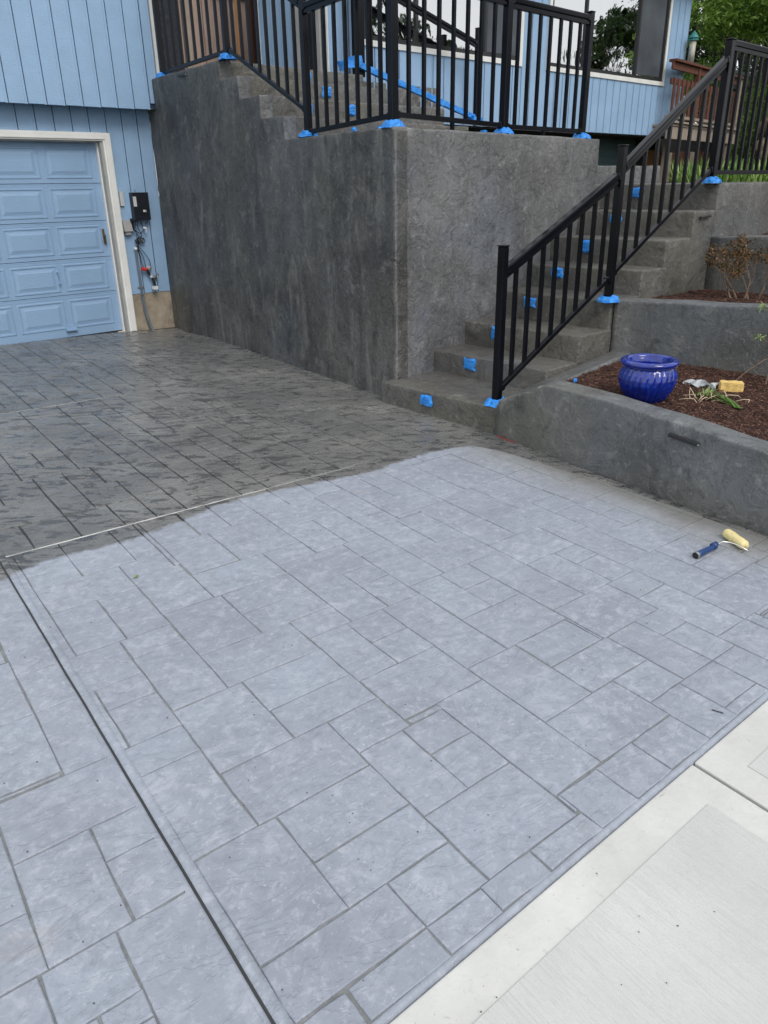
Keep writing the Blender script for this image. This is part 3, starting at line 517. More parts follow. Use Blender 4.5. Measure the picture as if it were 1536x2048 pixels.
STONES = [[-201,0,-120,433],[-560,-379,120,433],[32,286,132,506],[-560,-358,620,1075],[32,408,-28,132],[-358,-156,433,793],[625,984,-28,241],[-500,-154,1075,1418],[-300,-200,-120,181],[-500,0,2140,2760],[-358,0,793,1050],[2,229,506,898],[984,1212,58,601],[229,625,506,756],[-500,-154,1418,1800],[-560,-358,433,620],[286,625,132,303],[286,625,303,506],[-379,-201,253,433],[229,498,756,1135],[1212,1587,58,298],[842,1212,601,872],[1212,1471,298,682],[408,625,-28,132],[625,803,241,568],[-156,0,433,649],[167,408,-120,-29],[1212,1427,682,1225],[443,842,1135,1380],[-500,-200,1808,2109],[229,443,1135,1523],[-154,0,1050,1418],[0,32,-120,506],[443,713,1380,1763],[498,842,929,1135],[498,842,756,929],[1427,1791,682,949],[1791,2166,490,761],[2462,2762,-120,181],[1791,2010,761,1302],[1000,1175,-120,55],[1471,1807,298,490],[1362,1587,-120,58],[1587,1769,-120,139],[-375,-300,118,256],[-154,0,1677,2140],[1175,1362,-120,58],[408,591,-120,-28],[0,229,1418,1677],[1807,1995,139,490],[61,443,2059,2322],[842,1026,872,1225],[61,261,1677,2059],[38,162,-120,-32],[625,842,568,756],[0,229,898,1050],[2166,2379,215,596],[443,682,1763,2157],[50,229,1050,1275],[803,984,241,419],[-156,0,649,793],[777,1001,-120,-28],[2379,2741,215,450],[591,777,-120,-28],[-176,172,2760,3110],[2379,2637,450,828],[277,531,2322,2760],[682,1054,1763,2012],[1054,1427,1586,1851],[1475,1775,494,681],[61,277,2322,2760],[-154,0,1418,1677],[1995,2165,-120,139],[1054,1251,1225,1586],[1771,1994,-38,139],[1644,2010,1302,1569],[713,1054,1557,1763],[2010,2222,1380,1959],[713,1054,1380,1557],[2166,2379,-11,215],[1427,1644,1302,1684],[2010,2379,1118,1380],[1427,1610,949,1302],[803,984,419,568],[-300,-200,181,256],[2441,2792,2009,2539],[1587,1807,139,298],[56,404,3110,3460],[2010,2209,761,1118],[2595,2952,828,1095],[2379,2595,828,1217],[2952,3158,892,1444],[688,938,2021,2322],[2952,3205,545,892],[1995,2166,139,356],[1274,1644,2198,2468],[261,443,1677,1910],[172,404,2760,3110],[50,229,1275,1418],[2222,2479,1615,2009],[2222,2595,1380,1615],[-176,56,3110,3460],[2162,2462,-120,-20],[1026,1212,872,1045],[2637,2952,621,828],[229,443,1523,1677],[404,636,2760,3110],[2222,2441,2009,2542],[1644,1856,1914,2311],[2637,2952,450,621],[939,1274,2012,2198],[1026,1212,1045,1224],[0,50,1050,1418],[1274,1466,1851,2198],[939,1274,2198,2400],[842,1054,1225,1380],[3062,3238,181,481],[1644,1826,1569,1914],[1856,2222,1961,2195],[688,900,2397,2697],[1251,1427,1225,1451],[531,661,2322,2760],[1769,1994,-120,-38],[2741,2902,197,450],[2595,2784,1095,1444],[984,1332,2760,2993],[2028,2376,2760,3110],[1082,1274,2402,2760],[578,810,3110,3460],[172,404,3460,3809],[909,1082,2400,2760],[2900,3062,193,443],[0,61,1760,2180],[2167,2379,596,761],[0,61,2180,2760],[1610,1791,949,1127],[636,810,2760,3110],[1738,2028,2935,3285],[2209,2379,761,975],[694,984,3809,4159],[443,661,2157,2322],[346,694,4567,4917],[261,443,1910,2059],[404,578,3110,3460],[1995,2166,356,490],[-176,172,4159,4392],[1610,1791,1127,1302],[2028,2376,3343,3693],[-2,172,3460,3809],[1274,1481,2468,2760],[752,984,3460,3809],[1506,1738,2935,3285],[2479,2791,1799,2009],[1054,1274,1851,2012],[1856,2033,2195,2545],[694,984,4159,4509],[2479,2793,1615,1799],[2793,3011,1718,2027],[1427,1644,1684,1851],[1481,1678,2468,2760],[984,1332,2993,3168],[404,578,3460,3809],[1332,1506,2760,3110],[-2,172,3809,4159],[1466,1644,1851,2065],[2388,2462,-20,218],[1506,1854,2760,2935],[694,984,4509,4859],[984,1158,3168,3518],[172,346,3809,4159],[1680,2028,3285,3518],[346,694,4334,4567],[2028,2376,3110,3343],[346,694,3809,3984],[1251,1427,1451,1586],[2975,3162,1445,1721],[2379,2595,1217,1380],[2800,3012,2034,2334],[2806,2978,1444,1718],[1332,1506,3110,3460],[1826,2010,1569,1745],[2262,2562,2547,2760],[694,984,4859,5209],[2724,2956,2760,3110],[1158,1332,3343,3693],[346,520,3984,4334],[2724,3072,3809,4159],[984,1158,3518,3868],[2376,2724,3110,3343],[172,346,4159,4509],[1332,1680,3984,4217],[2209,2379,975,1118],[2800,3012,2334,2635],[1680,2028,4800,5150],[1854,2202,3693,3926],[1826,2010,1745,1914],[1506,1680,3285,3634],[2595,2806,1444,1615],[2376,2724,3343,3576],[3130,3362,2760,3110],[2202,2550,4567,4917],[2724,2956,3110,3460],[1506,1854,5150,5500],[1158,1332,3693,4043],[-200,-162,1808,2109],[2376,2550,2760,3110],[1856,2063,2545,2760],[346,694,5092,5325],[1332,1506,3634,3984],[2784,2952,1095,1273],[1506,1854,4217,4451],[3012,3162,1721,2021],[2376,2724,3576,3809],[2550,2724,2760,3110],[1854,2202,5150,5500],[810,984,2760,2935],[1680,2028,3518,3693],[172,346,4684,5034],[1678,1856,2545,2760],[1644,1856,2311,2468],[3130,3362,3110,3460],[2724,2956,3460,3809],[2063,2264,2545,2760],[3072,3362,3809,4159],[694,984,5209,5500],[2376,2724,3809,4043],[2562,2800,2547,2760],[1158,1332,4043,4392],[984,1158,4217,4567],[2784,2952,1273,1444],[810,984,2935,3110],[810,1158,6251,6598],[3012,3162,2021,2322],[2033,2222,2195,2371],[984,1332,5092,5325],[1466,1644,2065,2198],[3130,3362,3460,3809],[346,694,4917,5092],[1680,1854,3868,4217],[810,984,3110,3285],[688,938,2322,2397],[1332,1506,4217,4567],[1158,1332,4392,4742],[2033,2222,2371,2545],[984,1158,4567,4917],[3012,3162,2322,2622],[810,1158,5500,5731],[578,752,3460,3634],[810,984,3285,3460],[3072,3362,4509,4859],[1158,1506,6540,6887],[2724,2956,4159,4509],[2260,2608,5731,6078],[1854,2028,4101,4451],[346,694,5325,5500],[2956,3130,3285,3634],[1506,1680,4451,4800],[1158,1390,5500,5847],[1158,1332,4742,5092],[1158,1332,3168,3343],[2956,3188,4159,4509],[578,752,3634,3809],[-500,-200,2109,2134],[1680,2028,4451,4626],[288,462,5500,5847],[1332,1506,4742,5092],[3014,3362,5500,5847],[1854,2028,2760,2935],[2028,2202,4276,4626],[462,810,5500,5673],[2202,2376,4217,4567],[1158,1390,5847,6193],[520,810,7060,7407],[520,694,3984,4159],[2376,2550,4217,4567],[2202,2550,5267,5500],[462,810,7927,8273],[1332,1506,3460,3634],[636,810,5673,6020],[2550,2724,4217,4567],[1738,1970,5673,6020],[462,636,5847,6193],[1158,1390,6193,6540],[520,694,4159,4334],[810,1158,7869,8216],[984,1158,3868,4043],[172,346,4509,4684],[2950,3062,443,544],[810,1158,6598,6829],[2260,2608,5500,5731],[2724,3072,5209,5442],[1738,1970,6020,6367],[984,1158,5731,6078],[636,810,6020,6367],[2550,2724,4567,4917],[810,984,5904,6251],[0,61,1677,1760],[3072,3362,5209,5500],[1506,1680,3634,3809],[462,636,6193,6540],[984,1158,4043,4217],[-350,-162,1057,1070],[2724,3072,4509,4684],[2202,2376,4917,5267],[3188,3362,4159,4509],[850,988,569,594],[2608,2840,5500,5847],[3162,3212,894,1195],[3062,3238,481,544],[2462,2738,193,218],[1564,1912,5500,5673],[688,900,2697,2760],[2376,2550,4917,5267],[1390,1564,5673,6020],[2724,3072,4684,4859],[1506,1680,3809,3984],[1680,1854,3693,3868],[1506,1738,6540,6887],[1738,1970,6367,6713],[2956,3130,2760,2935],[2550,2724,4917,5267],[1158,1390,6887,7233],[2724,3072,4859,5034],[2608,2840,5847,6193],[2800,3012,2635,2760],[1738,2086,7984,8331],[1912,2260,5500,5673],[172,346,5034,5209],[636,810,6540,6887],[1564,1738,5847,6193],[462,636,6713,7060],[2956,3130,2935,3110],[1390,1564,6020,6367],[1738,2086,6713,6944],[3162,3212,1195,1495],[1390,1738,7060,7291],[1158,1390,7233,7580],[3014,3362,5847,6078],[1854,2028,3926,4101],[2608,2840,6193,6540],[2202,2376,3693,3868],[2956,3130,3110,3285],[1738,2086,6944,7176],[1970,2144,5847,6193],[1564,1738,6193,6540],[2028,2202,3926,4101],[810,1158,6829,7002],[1332,1506,5267,5500],[1158,1390,7580,7927],[2202,2376,3868,4043],[1332,1506,4567,4742],[2608,2840,6540,6887],[3014,3362,6251,6482],[3162,3212,1495,1796],[662,688,2159,2459],[810,984,7002,7349],[2028,2202,4101,4276],[984,1158,4917,5092],[1675,1850,2472,2547],[1738,2086,7349,7580],[1390,1738,7638,7869],[1970,2144,6193,6540],[2202,2376,4043,4217],[1158,1390,7927,8273],[810,1158,8216,8447],[2260,2434,6078,6424],[2840,3014,5673,6020],[1738,2086,7580,7811],[2376,2550,4043,4217],[1390,1738,6887,7060],[1680,1854,4626,4800],[2956,3130,3634,3809],[2434,2608,6078,6424],[3012,3162,2622,2760],[810,984,7349,7696],[1506,1680,4800,4975],[2782,3014,6887,7233],[3162,3212,1796,2096],[2550,2724,4043,4217],[462,636,5673,5847],[1158,1390,8273,8620],[1854,2028,4626,4800],[984,1158,5325,5500],[288,462,5847,6020],[2260,2434,6424,6771],[1332,1506,5092,5267],[662,688,2459,2760],[1390,1738,8216,8447],[1506,1680,4975,5150],[984,1158,7522,7869],[2028,2202,4626,4800],[2086,2260,6713,7060],[2782,3014,7233,7580],[1158,1332,5325,5500],[3212,3238,544,844],[2260,2608,7811,8042],[2434,2608,6598,6944],[1564,1738,7291,7638],[1738,2086,7176,7349],[2028,2202,4800,4975],[2260,2434,6771,7118],[810,984,5731,5904],[3162,3212,2096,2397],[2782,3014,7580,7927],[2086,2260,7060,7407],[2462,2762,181,193],[2260,2608,8042,8273],[2144,2260,5673,6020],[3246,3362,4859,5209],[2028,2202,4975,5150],[2840,3014,6540,6887],[1390,1564,5500,5673],[2434,2608,6944,7291],[2260,2434,7118,7464],[1390,1564,7869,8216],[3212,3238,844,1145],[2782,3014,7927,8273],[3014,3188,6656,7002],[3162,3212,2397,2697],[810,1158,8447,8620],[2608,2782,7060,7407],[2144,2260,6020,6367],[984,1158,6078,6251],[636,810,6367,6540],[1564,1738,5673,5847],[462,636,6540,6713],[2260,2434,7464,7811],[3014,3362,8042,8273],[2762,3062,181,193],[3188,3362,6829,7176],[3014,3188,7002,7349],[2434,2608,7464,7811],[2956,3188,8273,8620],[2608,2782,7407,7753],[288,346,5209,5500],[2724,2898,5034,5209],[988,1000,-20,55],[1390,1738,8447,8620],[2144,2260,6367,6713],[3212,3238,1145,1445],[1970,2144,5673,5847],[3072,3246,4859,5034],[2550,2724,5267,5442],[2898,3072,5034,5209],[2086,2260,8100,8447],[636,810,6887,7060],[3188,3362,7349,7696],[3072,3246,5034,5209],[1775,1788,494,681],[1390,1564,6367,6540],[1862,2012,1921,1959],[3014,3362,7696,7869],[2260,2434,8273,8620],[3212,3238,1445,1746],[3014,3362,7869,8042],[2840,3014,5500,5673],[984,1158,7002,7176],[2434,2782,8447,8620],[636,810,7407,7580],[984,1158,7176,7349],[1970,2144,6540,6713],[636,810,7580,7753],[984,1158,7349,7522],[3188,3362,8273,8620],[3238,3250,368,669],[3212,3238,1746,2046],[2840,3014,6020,6193],[636,810,7753,7927],[2434,2608,6424,6598],[810,984,7696,7869],[1390,1564,7291,7464],[2840,3014,6193,6367],[3014,3188,6078,6251],[1390,1564,7464,7638],[3188,3362,6078,6251],[2840,3014,6367,6540],[3212,3238,2046,2347],[3238,3250,669,969],[1738,2086,8504,8620],[2550,2898,5442,5500],[3014,3188,6482,6656],[2608,2782,6887,7060],[3188,3362,6482,6656],[2086,2260,7407,7580],[1564,1738,7869,8042],[3212,3238,2347,2647],[3250,3262,857,1157],[3188,3362,6656,6829],[1738,1912,7811,7984],[2434,2608,7291,7464],[2086,2260,7580,7753],[1564,1738,8042,8216],[1912,2086,7811,7984],[3238,3250,969,1270],[2086,2260,7753,7927],[2086,2260,7927,8100],[3188,3362,7176,7349],[1738,1912,8331,8504],[3014,3188,7349,7522],[3250,3262,1157,1458],[2608,2782,7753,7927],[1912,2086,8331,8504],[3014,3188,7522,7696],[3238,3250,1270,1570],[2608,2782,7927,8100],[3262,3275,1307,1608],[2086,2260,8447,8620],[2608,2782,8100,8273],[2434,2608,8273,8447],[2608,2782,8273,8447],[3250,3262,1458,1758],[2782,2956,8273,8447],[3238,3250,1570,1871],[2782,2956,8447,8620],[3262,3275,1608,1909],[3275,3288,1708,2009],[3250,3262,1758,2059],[3238,3250,1871,2171],[3262,3275,1909,2209],[3288,3300,1921,2222],[3275,3288,2009,2309],[3250,3262,2059,2359],[3238,3250,2171,2472],[3300,3312,2134,2434],[3262,3275,2209,2510],[3288,3300,2222,2522],[2898,3072,5442,5500],[3275,3288,2309,2610],[3250,3262,2359,2660],[3312,3325,2347,2647],[3300,3312,2434,2735],[3238,3250,2472,2760],[3262,3275,2510,2760],[3162,3212,2697,2760],[3288,3300,2522,2760],[3212,3238,2647,2760],[3325,3338,2572,2760],[3275,3288,2610,2760],[3312,3325,2647,2760],[3250,3262,2660,2760],[-1800,-1500,-120,181],[-1500,-1200,-120,181],[-1200,-900,-120,181],[-900,-600,-120,181],[-600,-300,-120,118],[2762,3062,-120,181],[3062,3238,-120,181],[-600,-562,118,418],[-1800,-1500,181,481],[-1500,-1200,181,481],[-1200,-900,181,481],[-900,-600,181,481],[-600,-562,418,719],[-1800,-1500,481,782],[-1500,-1200,481,782],[-1200,-900,481,782],[-900,-600,481,782],[-600,-562,719,1019],[-1800,-1500,782,1082],[-1500,-1200,782,1082],[-1200,-900,782,1082],[-900,-600,782,1082],[-600,-562,1019,1320],[-1800,-1500,1082,1383],[-1500,-1200,1082,1383],[-1200,-900,1082,1383],[-900,-600,1082,1383],[-562,-500,1082,1383],[-600,-562,1320,1621],[-1800,-1500,1383,1683],[-1500,-1200,1383,1683],[-1200,-900,1383,1683],[-900,-600,1383,1683],[-562,-500,1383,1683],[-600,-562,1621,1921],[-1800,-1500,1683,1984],[-1500,-1200,1683,1984],[-1200,-900,1683,1984],[-900,-600,1683,1984],[-562,-500,1683,1984],[-600,-562,1921,2222],[-1800,-1500,1984,2284],[-1500,-1200,1984,2284],[-1200,-900,1984,2284],[-900,-600,1984,2284],[-562,-500,1984,2284],[-600,-562,2222,2522],[-1800,-1500,2284,2585],[-1500,-1200,2284,2585],[-1200,-900,2284,2585],[-900,-600,2284,2585],[-562,-500,2284,2585],[-600,-562,2522,2760],[-1800,-1500,2585,2760],[-1500,-1200,2585,2760],[-1200,-900,2585,2760],[-900,-600,2585,2760],[-562,-500,2585,2760],[-1800,-1452,2760,2935],[-1452,-1104,2760,3110],[-1104,-756,2760,2993],[-756,-524,2760,3110],[-524,-350,2760,2935],[-350,-176,2760,2935],[-1800,-1626,2935,3285],[-1626,-1452,2935,3110],[-524,-176,2935,3168],[-1104,-756,2993,3226],[-1626,-1278,3110,3343],[-1278,-1104,3110,3285],[-756,-524,3110,3460],[-524,-176,3168,3401],[-1104,-930,3226,3401],[-930,-756,3226,3401],[-1800,-1626,3285,3634],[-1278,-1104,3285,3460],[-1626,-1278,3343,3693],[-1104,-756,3401,3576],[-524,-176,3401,3576],[-1278,-1104,3460,3809],[-756,-524,3460,3809],[-176,-2,3460,3634],[-1104,-756,3576,3926],[-524,-350,3576,3751],[-350,-176,3576,3926],[-1800,-1626,3634,3984],[-176,-2,3634,3984],[-1626,-1278,3693,3926],[-524,-350,3751,3926],[-1278,-1104,3809,3984],[-756,-524,3809,4159],[-1626,-1278,3926,4101],[-1104,-930,3926,4276],[-930,-756,3926,4276],[-524,-176,3926,4101],[-1800,-1626,3984,4334],[-1278,-1104,3984,4334],[-176,-2,3984,4159],[-1626,-1452,4101,4276],[-1452,-1278,4101,4276],[-524,-350,4101,4276],[-350,-176,4101,4451],[-756,-524,4159,4509],[-1626,-1452,4276,4451],[-1452,-1278,4276,4451],[-1104,-756,4276,4451],[-524,-350,4276,4626],[-1800,-1626,4334,4509],[-1278,-1104,4334,4684],[-176,172,4392,4626],[-1626,-1278,4451,4626],[-1104,-930,4451,4626],[-930,-756,4451,4626],[-350,-176,4451,4626],[-1800,-1626,4509,4684],[-756,-524,4509,4859],[-1626,-1278,4626,4975],[-1104,-756,4626,4800],[-524,-292,4626,4975],[-292,-60,4626,4975],[-60,172,4626,4975],[-1800,-1626,4684,5034],[-1278,-1104,4684,5034],[-1104,-756,4800,5150],[-756,-524,4859,5209],[-1626,-1452,4975,5325],[-1452,-1278,4975,5325],[-524,-176,4975,5209],[-176,172,4975,5209],[-1800,-1626,5034,5209],[-1278,-1104,5034,5209],[-1104,-756,5150,5500],[-1800,-1626,5209,5500],[-1278,-1104,5209,5500],[-756,-408,5209,5500],[-408,-60,5209,5500],[-60,114,5209,5383],[114,288,5209,5383],[-1626,-1278,5325,5500],[-60,288,5383,5500],[-1800,-1452,5500,5847],[-1452,-1104,5500,5847],[-1104,-756,5500,5731],[-756,-582,5500,5673],[-582,-234,5500,5847],[-234,114,5500,5847],[114,288,5500,5673],[-756,-582,5673,6020],[114,288,5673,5847],[-1104,-756,5731,5962],[-1800,-1452,5847,6193],[-1452,-1278,5847,6193],[-1278,-1104,5847,6193],[-582,-234,5847,6078],[-234,114,5847,6078],[114,288,5847,6193],[-1104,-930,5962,6136],[-930,-756,5962,6136],[-756,-582,6020,6193],[288,462,6020,6367],[-582,-350,6078,6424],[-350,-176,6078,6424],[-176,-2,6078,6251],[-2,114,6078,6424],[-1104,-930,6136,6482],[-930,-756,6136,6482],[-1800,-1568,6193,6540],[-1568,-1394,6193,6367],[-1394,-1220,6193,6367],[-1220,-1104,6193,6540],[-756,-582,6193,6540],[114,288,6193,6540],[-176,-2,6251,6424],[-1568,-1220,6367,6540],[288,462,6367,6713],[-582,-408,6424,6771],[-408,-60,6424,6656],[-60,114,6424,6598],[-1104,-930,6482,6656],[-930,-756,6482,6829],[-1800,-1452,6540,6887],[-1452,-1104,6540,6713],[-756,-582,6540,6887],[114,288,6540,6887],[-60,114,6598,6771],[-1104,-930,6656,6829],[-408,-234,6656,7002],[-234,-60,6656,7002],[-1452,-1278,6713,7060],[-1278,-1104,6713,6887],[288,462,6713,7060],[-582,-408,6771,6944],[-60,114,6771,6944],[-1104,-756,6829,7060],[-1800,-1626,6887,7233],[-1626,-1452,6887,7060],[-1278,-1104,6887,7233],[-756,-582,6887,7233],[114,288,6887,7060],[-582,-408,6944,7291],[-60,114,6944,7291],[-408,-234,7002,7349],[-234,-60,7002,7349],[-1626,-1452,7060,7407],[-1452,-1278,7060,7233],[-1104,-930,7060,7407],[-930,-756,7060,7407],[114,346,7060,7407],[346,520,7060,7233],[-1800,-1626,7233,7580],[-1452,-1278,7233,7407],[-1278,-1104,7233,7407],[-756,-582,7233,7407],[346,520,7233,7407],[-582,-408,7291,7464],[-60,114,7291,7638],[-408,-60,7349,7522],[-1626,-1278,7407,7638],[-1278,-930,7407,7753],[-930,-756,7407,7580],[-756,-582,7407,7580],[114,462,7407,7638],[462,636,7407,7580],[-582,-408,7464,7811],[-408,-234,7522,7869],[-234,-60,7522,7696],[-1800,-1626,7580,7753],[-930,-756,7580,7753],[-756,-582,7580,7927],[462,636,7580,7927],[-1626,-1278,7638,7869],[-60,288,7638,7869],[288,462,7638,7984],[-234,-60,7696,8042],[-1800,-1626,7753,7927],[-1278,-1104,7753,8100],[-1104,-930,7753,7927],[-930,-756,7753,8100],[-582,-408,7811,7984],[-1626,-1278,7869,8100],[-408,-234,7869,8042],[-60,114,7869,8216],[114,288,7869,8042],[-1800,-1626,7927,8100],[-1104,-930,7927,8100],[-756,-582,7927,8273],[-582,-408,7984,8158],[288,462,7984,8158],[-408,-60,8042,8389],[114,288,8042,8389],[-1800,-1568,8100,8447],[-1568,-1220,8100,8447],[-1220,-1046,8100,8273],[-1046,-872,8100,8273],[-872,-756,8100,8447],[-582,-408,8158,8331],[288,462,8158,8331],[-60,114,8216,8389],[-1220,-1046,8273,8447],[-1046,-872,8273,8620],[-756,-582,8273,8620],[462,636,8273,8447],[636,810,8273,8620],[-582,-408,8331,8620],[288,462,8331,8620],[-408,-60,8389,8620],[-60,288,8389,8620],[-1800,-1626,8447,8620],[-1626,-1278,8447,8620],[-1278,-1046,8447,8620],[-872,-756,8447,8620],[462,636,8447,8620]]
rs = random.Random(3)
def stone_mesh(bm, u0, u1, v0, v1, dz=0.):
    gp = .0024 if v0 < 2.75 else .0042
    u0 += gp; u1 -= gp; v0 += gp; v1 -= gp
    L = [(u0, v0), (u1, v0), (u1, v1), (u0, v1)]; pts = []
    for k in range(4):
        a = L[k]; b_ = L[(k+1) % 4]
        ln = math.hypot(b_[0]-a[0], b_[1]-a[1])
        m_ = 3 if ln > .14 else (2 if ln > .09 else 1)
        for t in range(m_):
            f = t/m_
            jj = .0026
            pts.append((a[0]+(b_[0]-a[0])*f + rs.uniform(-jj, jj), a[1]+(b_[1]-a[1])*f + rs.uniform(-jj, jj)))
    cx, cy = (u0+u1)/2, (v0+v1)/2
    tu, tv = rs.uniform(-.006, .006), rs.uniform(-.006, .006)
    def ring(ins, h):
        out = []
        for (u, v) in pts:
            du = cx-u; dv = cy-v; l = math.hypot(du, dv) or 1
            uu = u + (ins if du > 0 else -ins)*min(1, abs(du)/.02); vv = v + (ins if dv > 0 else -ins)*min(1, abs(dv)/.02)
            x, y = uvp(uu, vv)
            out.append(bm.verts.new((x, y, gz(x, y) + h + dz + (uu-cx)*tu + (vv-cy)*tv)))
        return out
    a = ring(.0032, 0.); b_ = ring(0.0006, -.0018); c_ = ring(-.0008, -.0070)
    n = len(pts)
    for f in bmesh.ops.triangulate(bm, faces=[bm.faces.new(a)])['faces']: f.smooth = False
    for r1, r2 in ((b_, a), (c_, b_)):
        for k in range(n): bm.faces.new((r1[k], r1[(k+1) % n], r2[(k+1) % n], r2[k]))
stuffbm = bmesh.new()
for k, (a, b_, c_, d_) in enumerate(STONES):
    u0, u1, v0, v1 = a/1000, b_/1000, c_/1000, d_/1000
    # keep clear of the saw-cut joint at u = 0 and cross joints
    if abs(u0) < .004: u0 += .027
    if abs(u1) < .004: u1 -= .013
    u1 = min(u1, wallu((v0+v1)/2) - .006)
    if u1 - u0 < .012: continue
    if abs(v1 - 2.76) < .012: v1 = 2.755
    if abs(v0 - 2.76) < .012: v0 = 2.768
    if abs(v1 - 5.5) < .012: v1 = 5.496
    if abs(v0 - 5.5) < .012: v0 = 5.506
    if v0 < -.11: v0 = -.131 + SK((u0+u1)/2)
    if v1 - v0 < .012: continue
    v1 = min(v1, 8.6)
    if k < 300:
        bm = bmesh.new(); stone_mesh(bm, u0, u1, v0, v1); obj('paving_stone', bm, MT['stone'], drive)
    else: stone_mesh(stuffbm, u0, u1, v0, v1)
tag(obj('paving_stones', stuffbm, MT['stone'], drive), kind='stuff')
# rolled edge along the sidewalk
bm = bmesh.new(); n = 60; rows = []
for i in range(n+1):
    u = U_L + (3.30-U_L)*i/n; row = []
    for dv, dz in ((.016, -.003), (.010, -.0005), (.002, -.005), (-.003, -.014), (-.004, -.05)):
        v = -.1465 + SK(u) + dv + .0015*noise.noise(Vector((u*12, dv, 0))); x, y = uvp(u, v)
        row.append(bm.verts.new((x, y, gz(x, y) + dz)))
    rows.append(row)
for a, b_ in zip(rows, rows[1:]):
    for k in range(4): bm.faces.new((a[k], b_[k], b_[k+1], a[k+1]))
bmesh.ops.recalc_face_normals(bm, faces=bm.faces)
obj('edge_strip', bm, MT['stone'], drive, smooth=True)
# saw-cut joint: pale rolled shoulders with an open dark slot
def strip(bm, path, prof):
    rows = []
    for i, (x, y, nx, ny, wv) in enumerate(path):
        rows.append([bm.verts.new((x + nx*(o_+wv*.6), y + ny*(o_+wv*.6), gz(x, y) + h_)) for o_, h_ in prof])
    for a, b_ in zip(rows, rows[1:]):
        for k in range(len(prof)-1): bm.faces.new((a[k], a[k+1], b_[k+1], b_[k]))
    bmesh.ops.recalc_face_normals(bm, faces=bm.faces)
def line_v(u, v0, v1, n):
    out = []
    for i in range(n+1):
        v = v0 + (v1-v0)*i/n; x, y = uvp(u, v); out.append((x, y, U2.x, U2.y, .003*noise.noise(Vector((v*4, u, 1)))))
    return out
def line_u(v, u0, u1, n):
    out = []
    for i in range(n+1):
        u = u0 + (u1-u0)*i/n; x, y = uvp(u, v); out.append((x, y, W2.x, W2.y, .004*noise.noise(Vector((u*5, v, 1)))))
    return out
bm = bmesh.new(); strip(bm, line_v(0, -.13, 2.9, 90), [(.034, -.004), (.030, .0012), (.016, .0010), (.007, -.0012), (.0030, -.0050)])
bm2 = bmesh.new(); strip(bm2, line_v(0, -.13, 2.9, 90), [(-.0045, -.0050), (-.008, -.001), (-.016, .0008), (-.022, -.003)])
obj('joint_shoulder', bm, MT['stone'], drive, True); obj('joint_shoulder', bm2, MT['stone'], drive, True)
bm = bmesh.new(); strip(bm, line_v(0, -.13, 2.9, 60), [(-.0045, -.0042), (.0030, -.0042)])
obj('joint_slot', bm, MT['crackdark'], drive)
bm = bmesh.new(); strip(bm, line_u(2.762, -1.7, 2.15, 70), [(-.0062, -.004), (-.003, -.0012), (.003, -.0012), (.0062, -.004)])
obj('joint_residue', bm, MT['seal_white'], drive)
bm = bmesh.new(); strip(bm, line_u(2.762, 2.16, 3.36, 30), [(-.003, -.004), (.003, -.004)])
obj('joint_residue', bm, MT['seal_white'], drive)
bm = bmesh.new(); strip(bm, line_u(5.501, .30, 3.3, 60), [(-.006, -.004), (-.003, -.0015), (.003, -.0015), (.006, -.004)])
obj('joint_residue', bm, MT['seal_white'], drive)

# ---- sidewalk: broomed panels with smooth borders
walk = empty('sidewalk', (0, 0, 0), kind='structure')
E0 = lambda u: -.141 + SK(u)
bm = bmesh.new(); slab_uv(bm, -2.6, 5.0, -1.85, -.0, -.022, .2, lambda u: 0); bm.free()
def wslab(name, u0, u1, v0, v1, m, dz=0., bev=0.):
    bm = bmesh.new(); slab_uv(bm, u0, u1, v0, v1, dz, .12, SK)
    if bev: bevel(bm, bev, 3, 60)
    return obj(name, bm, m, walk)
ej = 1.445                                         # joint between two walk panels
pan = [(-1.6, -.02), (-.006, ej-.006), (ej+.006, 2.9), (2.912, 4.6)]
for (a, b_) in pan:
    wslab('walk_panel', a, b_, -1.84, -.1515, MT['band'], -.006, .008)
    wslab('broomed_field', a+.115, b_-.115, -1.72, -.272, MT['broom'], -.0025)

# ================================================================== RETAINING BLOCK, STAIRS
block = empty('landing_block', (4.5, 4.7, -1.7), 'tall grey plastered concrete wall block beside the garage, carrying the railed landing', 'retaining wall')
def wpt(y, inset=0.):
    t = (y - P0.y)/WD.y; p = P0 + WD*t + WN*inset; return p
TH = .135
segs = [(4.544, 6.15, .392, .385), (6.15, 6.56, .572, .575), (6.56, 6.97, .775, .772), (6.97, 7.36, .965, .962), (7.36, 9.125, 1.138, 1.152)]
# one profile polygon in the wall plane, extruded inwards
prof = [(4.544, -1.85), (9.335, -1.85), (9.335, .82), (9.125, .82)]
top = []
for (a, b_, za, zb) in segs: top += [(a, za), (b_, zb)]
prof += top[::-1]
bm = bmesh.new()
fa = [bm.verts.new((*wpt(y), z)) for y, z in prof]; fb = [bm.verts.new((*wpt(y, TH), z)) for y, z in prof]
bm.faces.new(fa); bm.faces.new(fb[::-1]); k_ = len(prof)
for i in range(k_): bm.faces.new((fa[i], fb[i], fb[(i+1) % k_], fa[(i+1) % k_]))
bmesh.ops.recalc_face_normals(bm, faces=bm.faces)
sw_ = conc('side_wall', bm, [MT['wall_sealed'], MT['wall_pale']], block)
for f in sw_.data.polygons:                         # the little return faces take the paler overlay
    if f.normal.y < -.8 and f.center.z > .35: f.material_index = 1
bm = bmesh.new()
prism(bm, [(P0.x+.004, 4.5405), (7.02, 4.5405), (7.03, 4.712), (P0.x+TH, 4.712)], -1.85, [.388, .368, .368, .388])
conc('front_wall', bm, MT['wall_pale'], block)
bm = bmesh.new(); prism(bm, [(4.47, 4.70), (6.99, 4.70), (6.99, 5.45), (6.99, 7.70), (4.80, 7.70)], [.0]*5, .345)
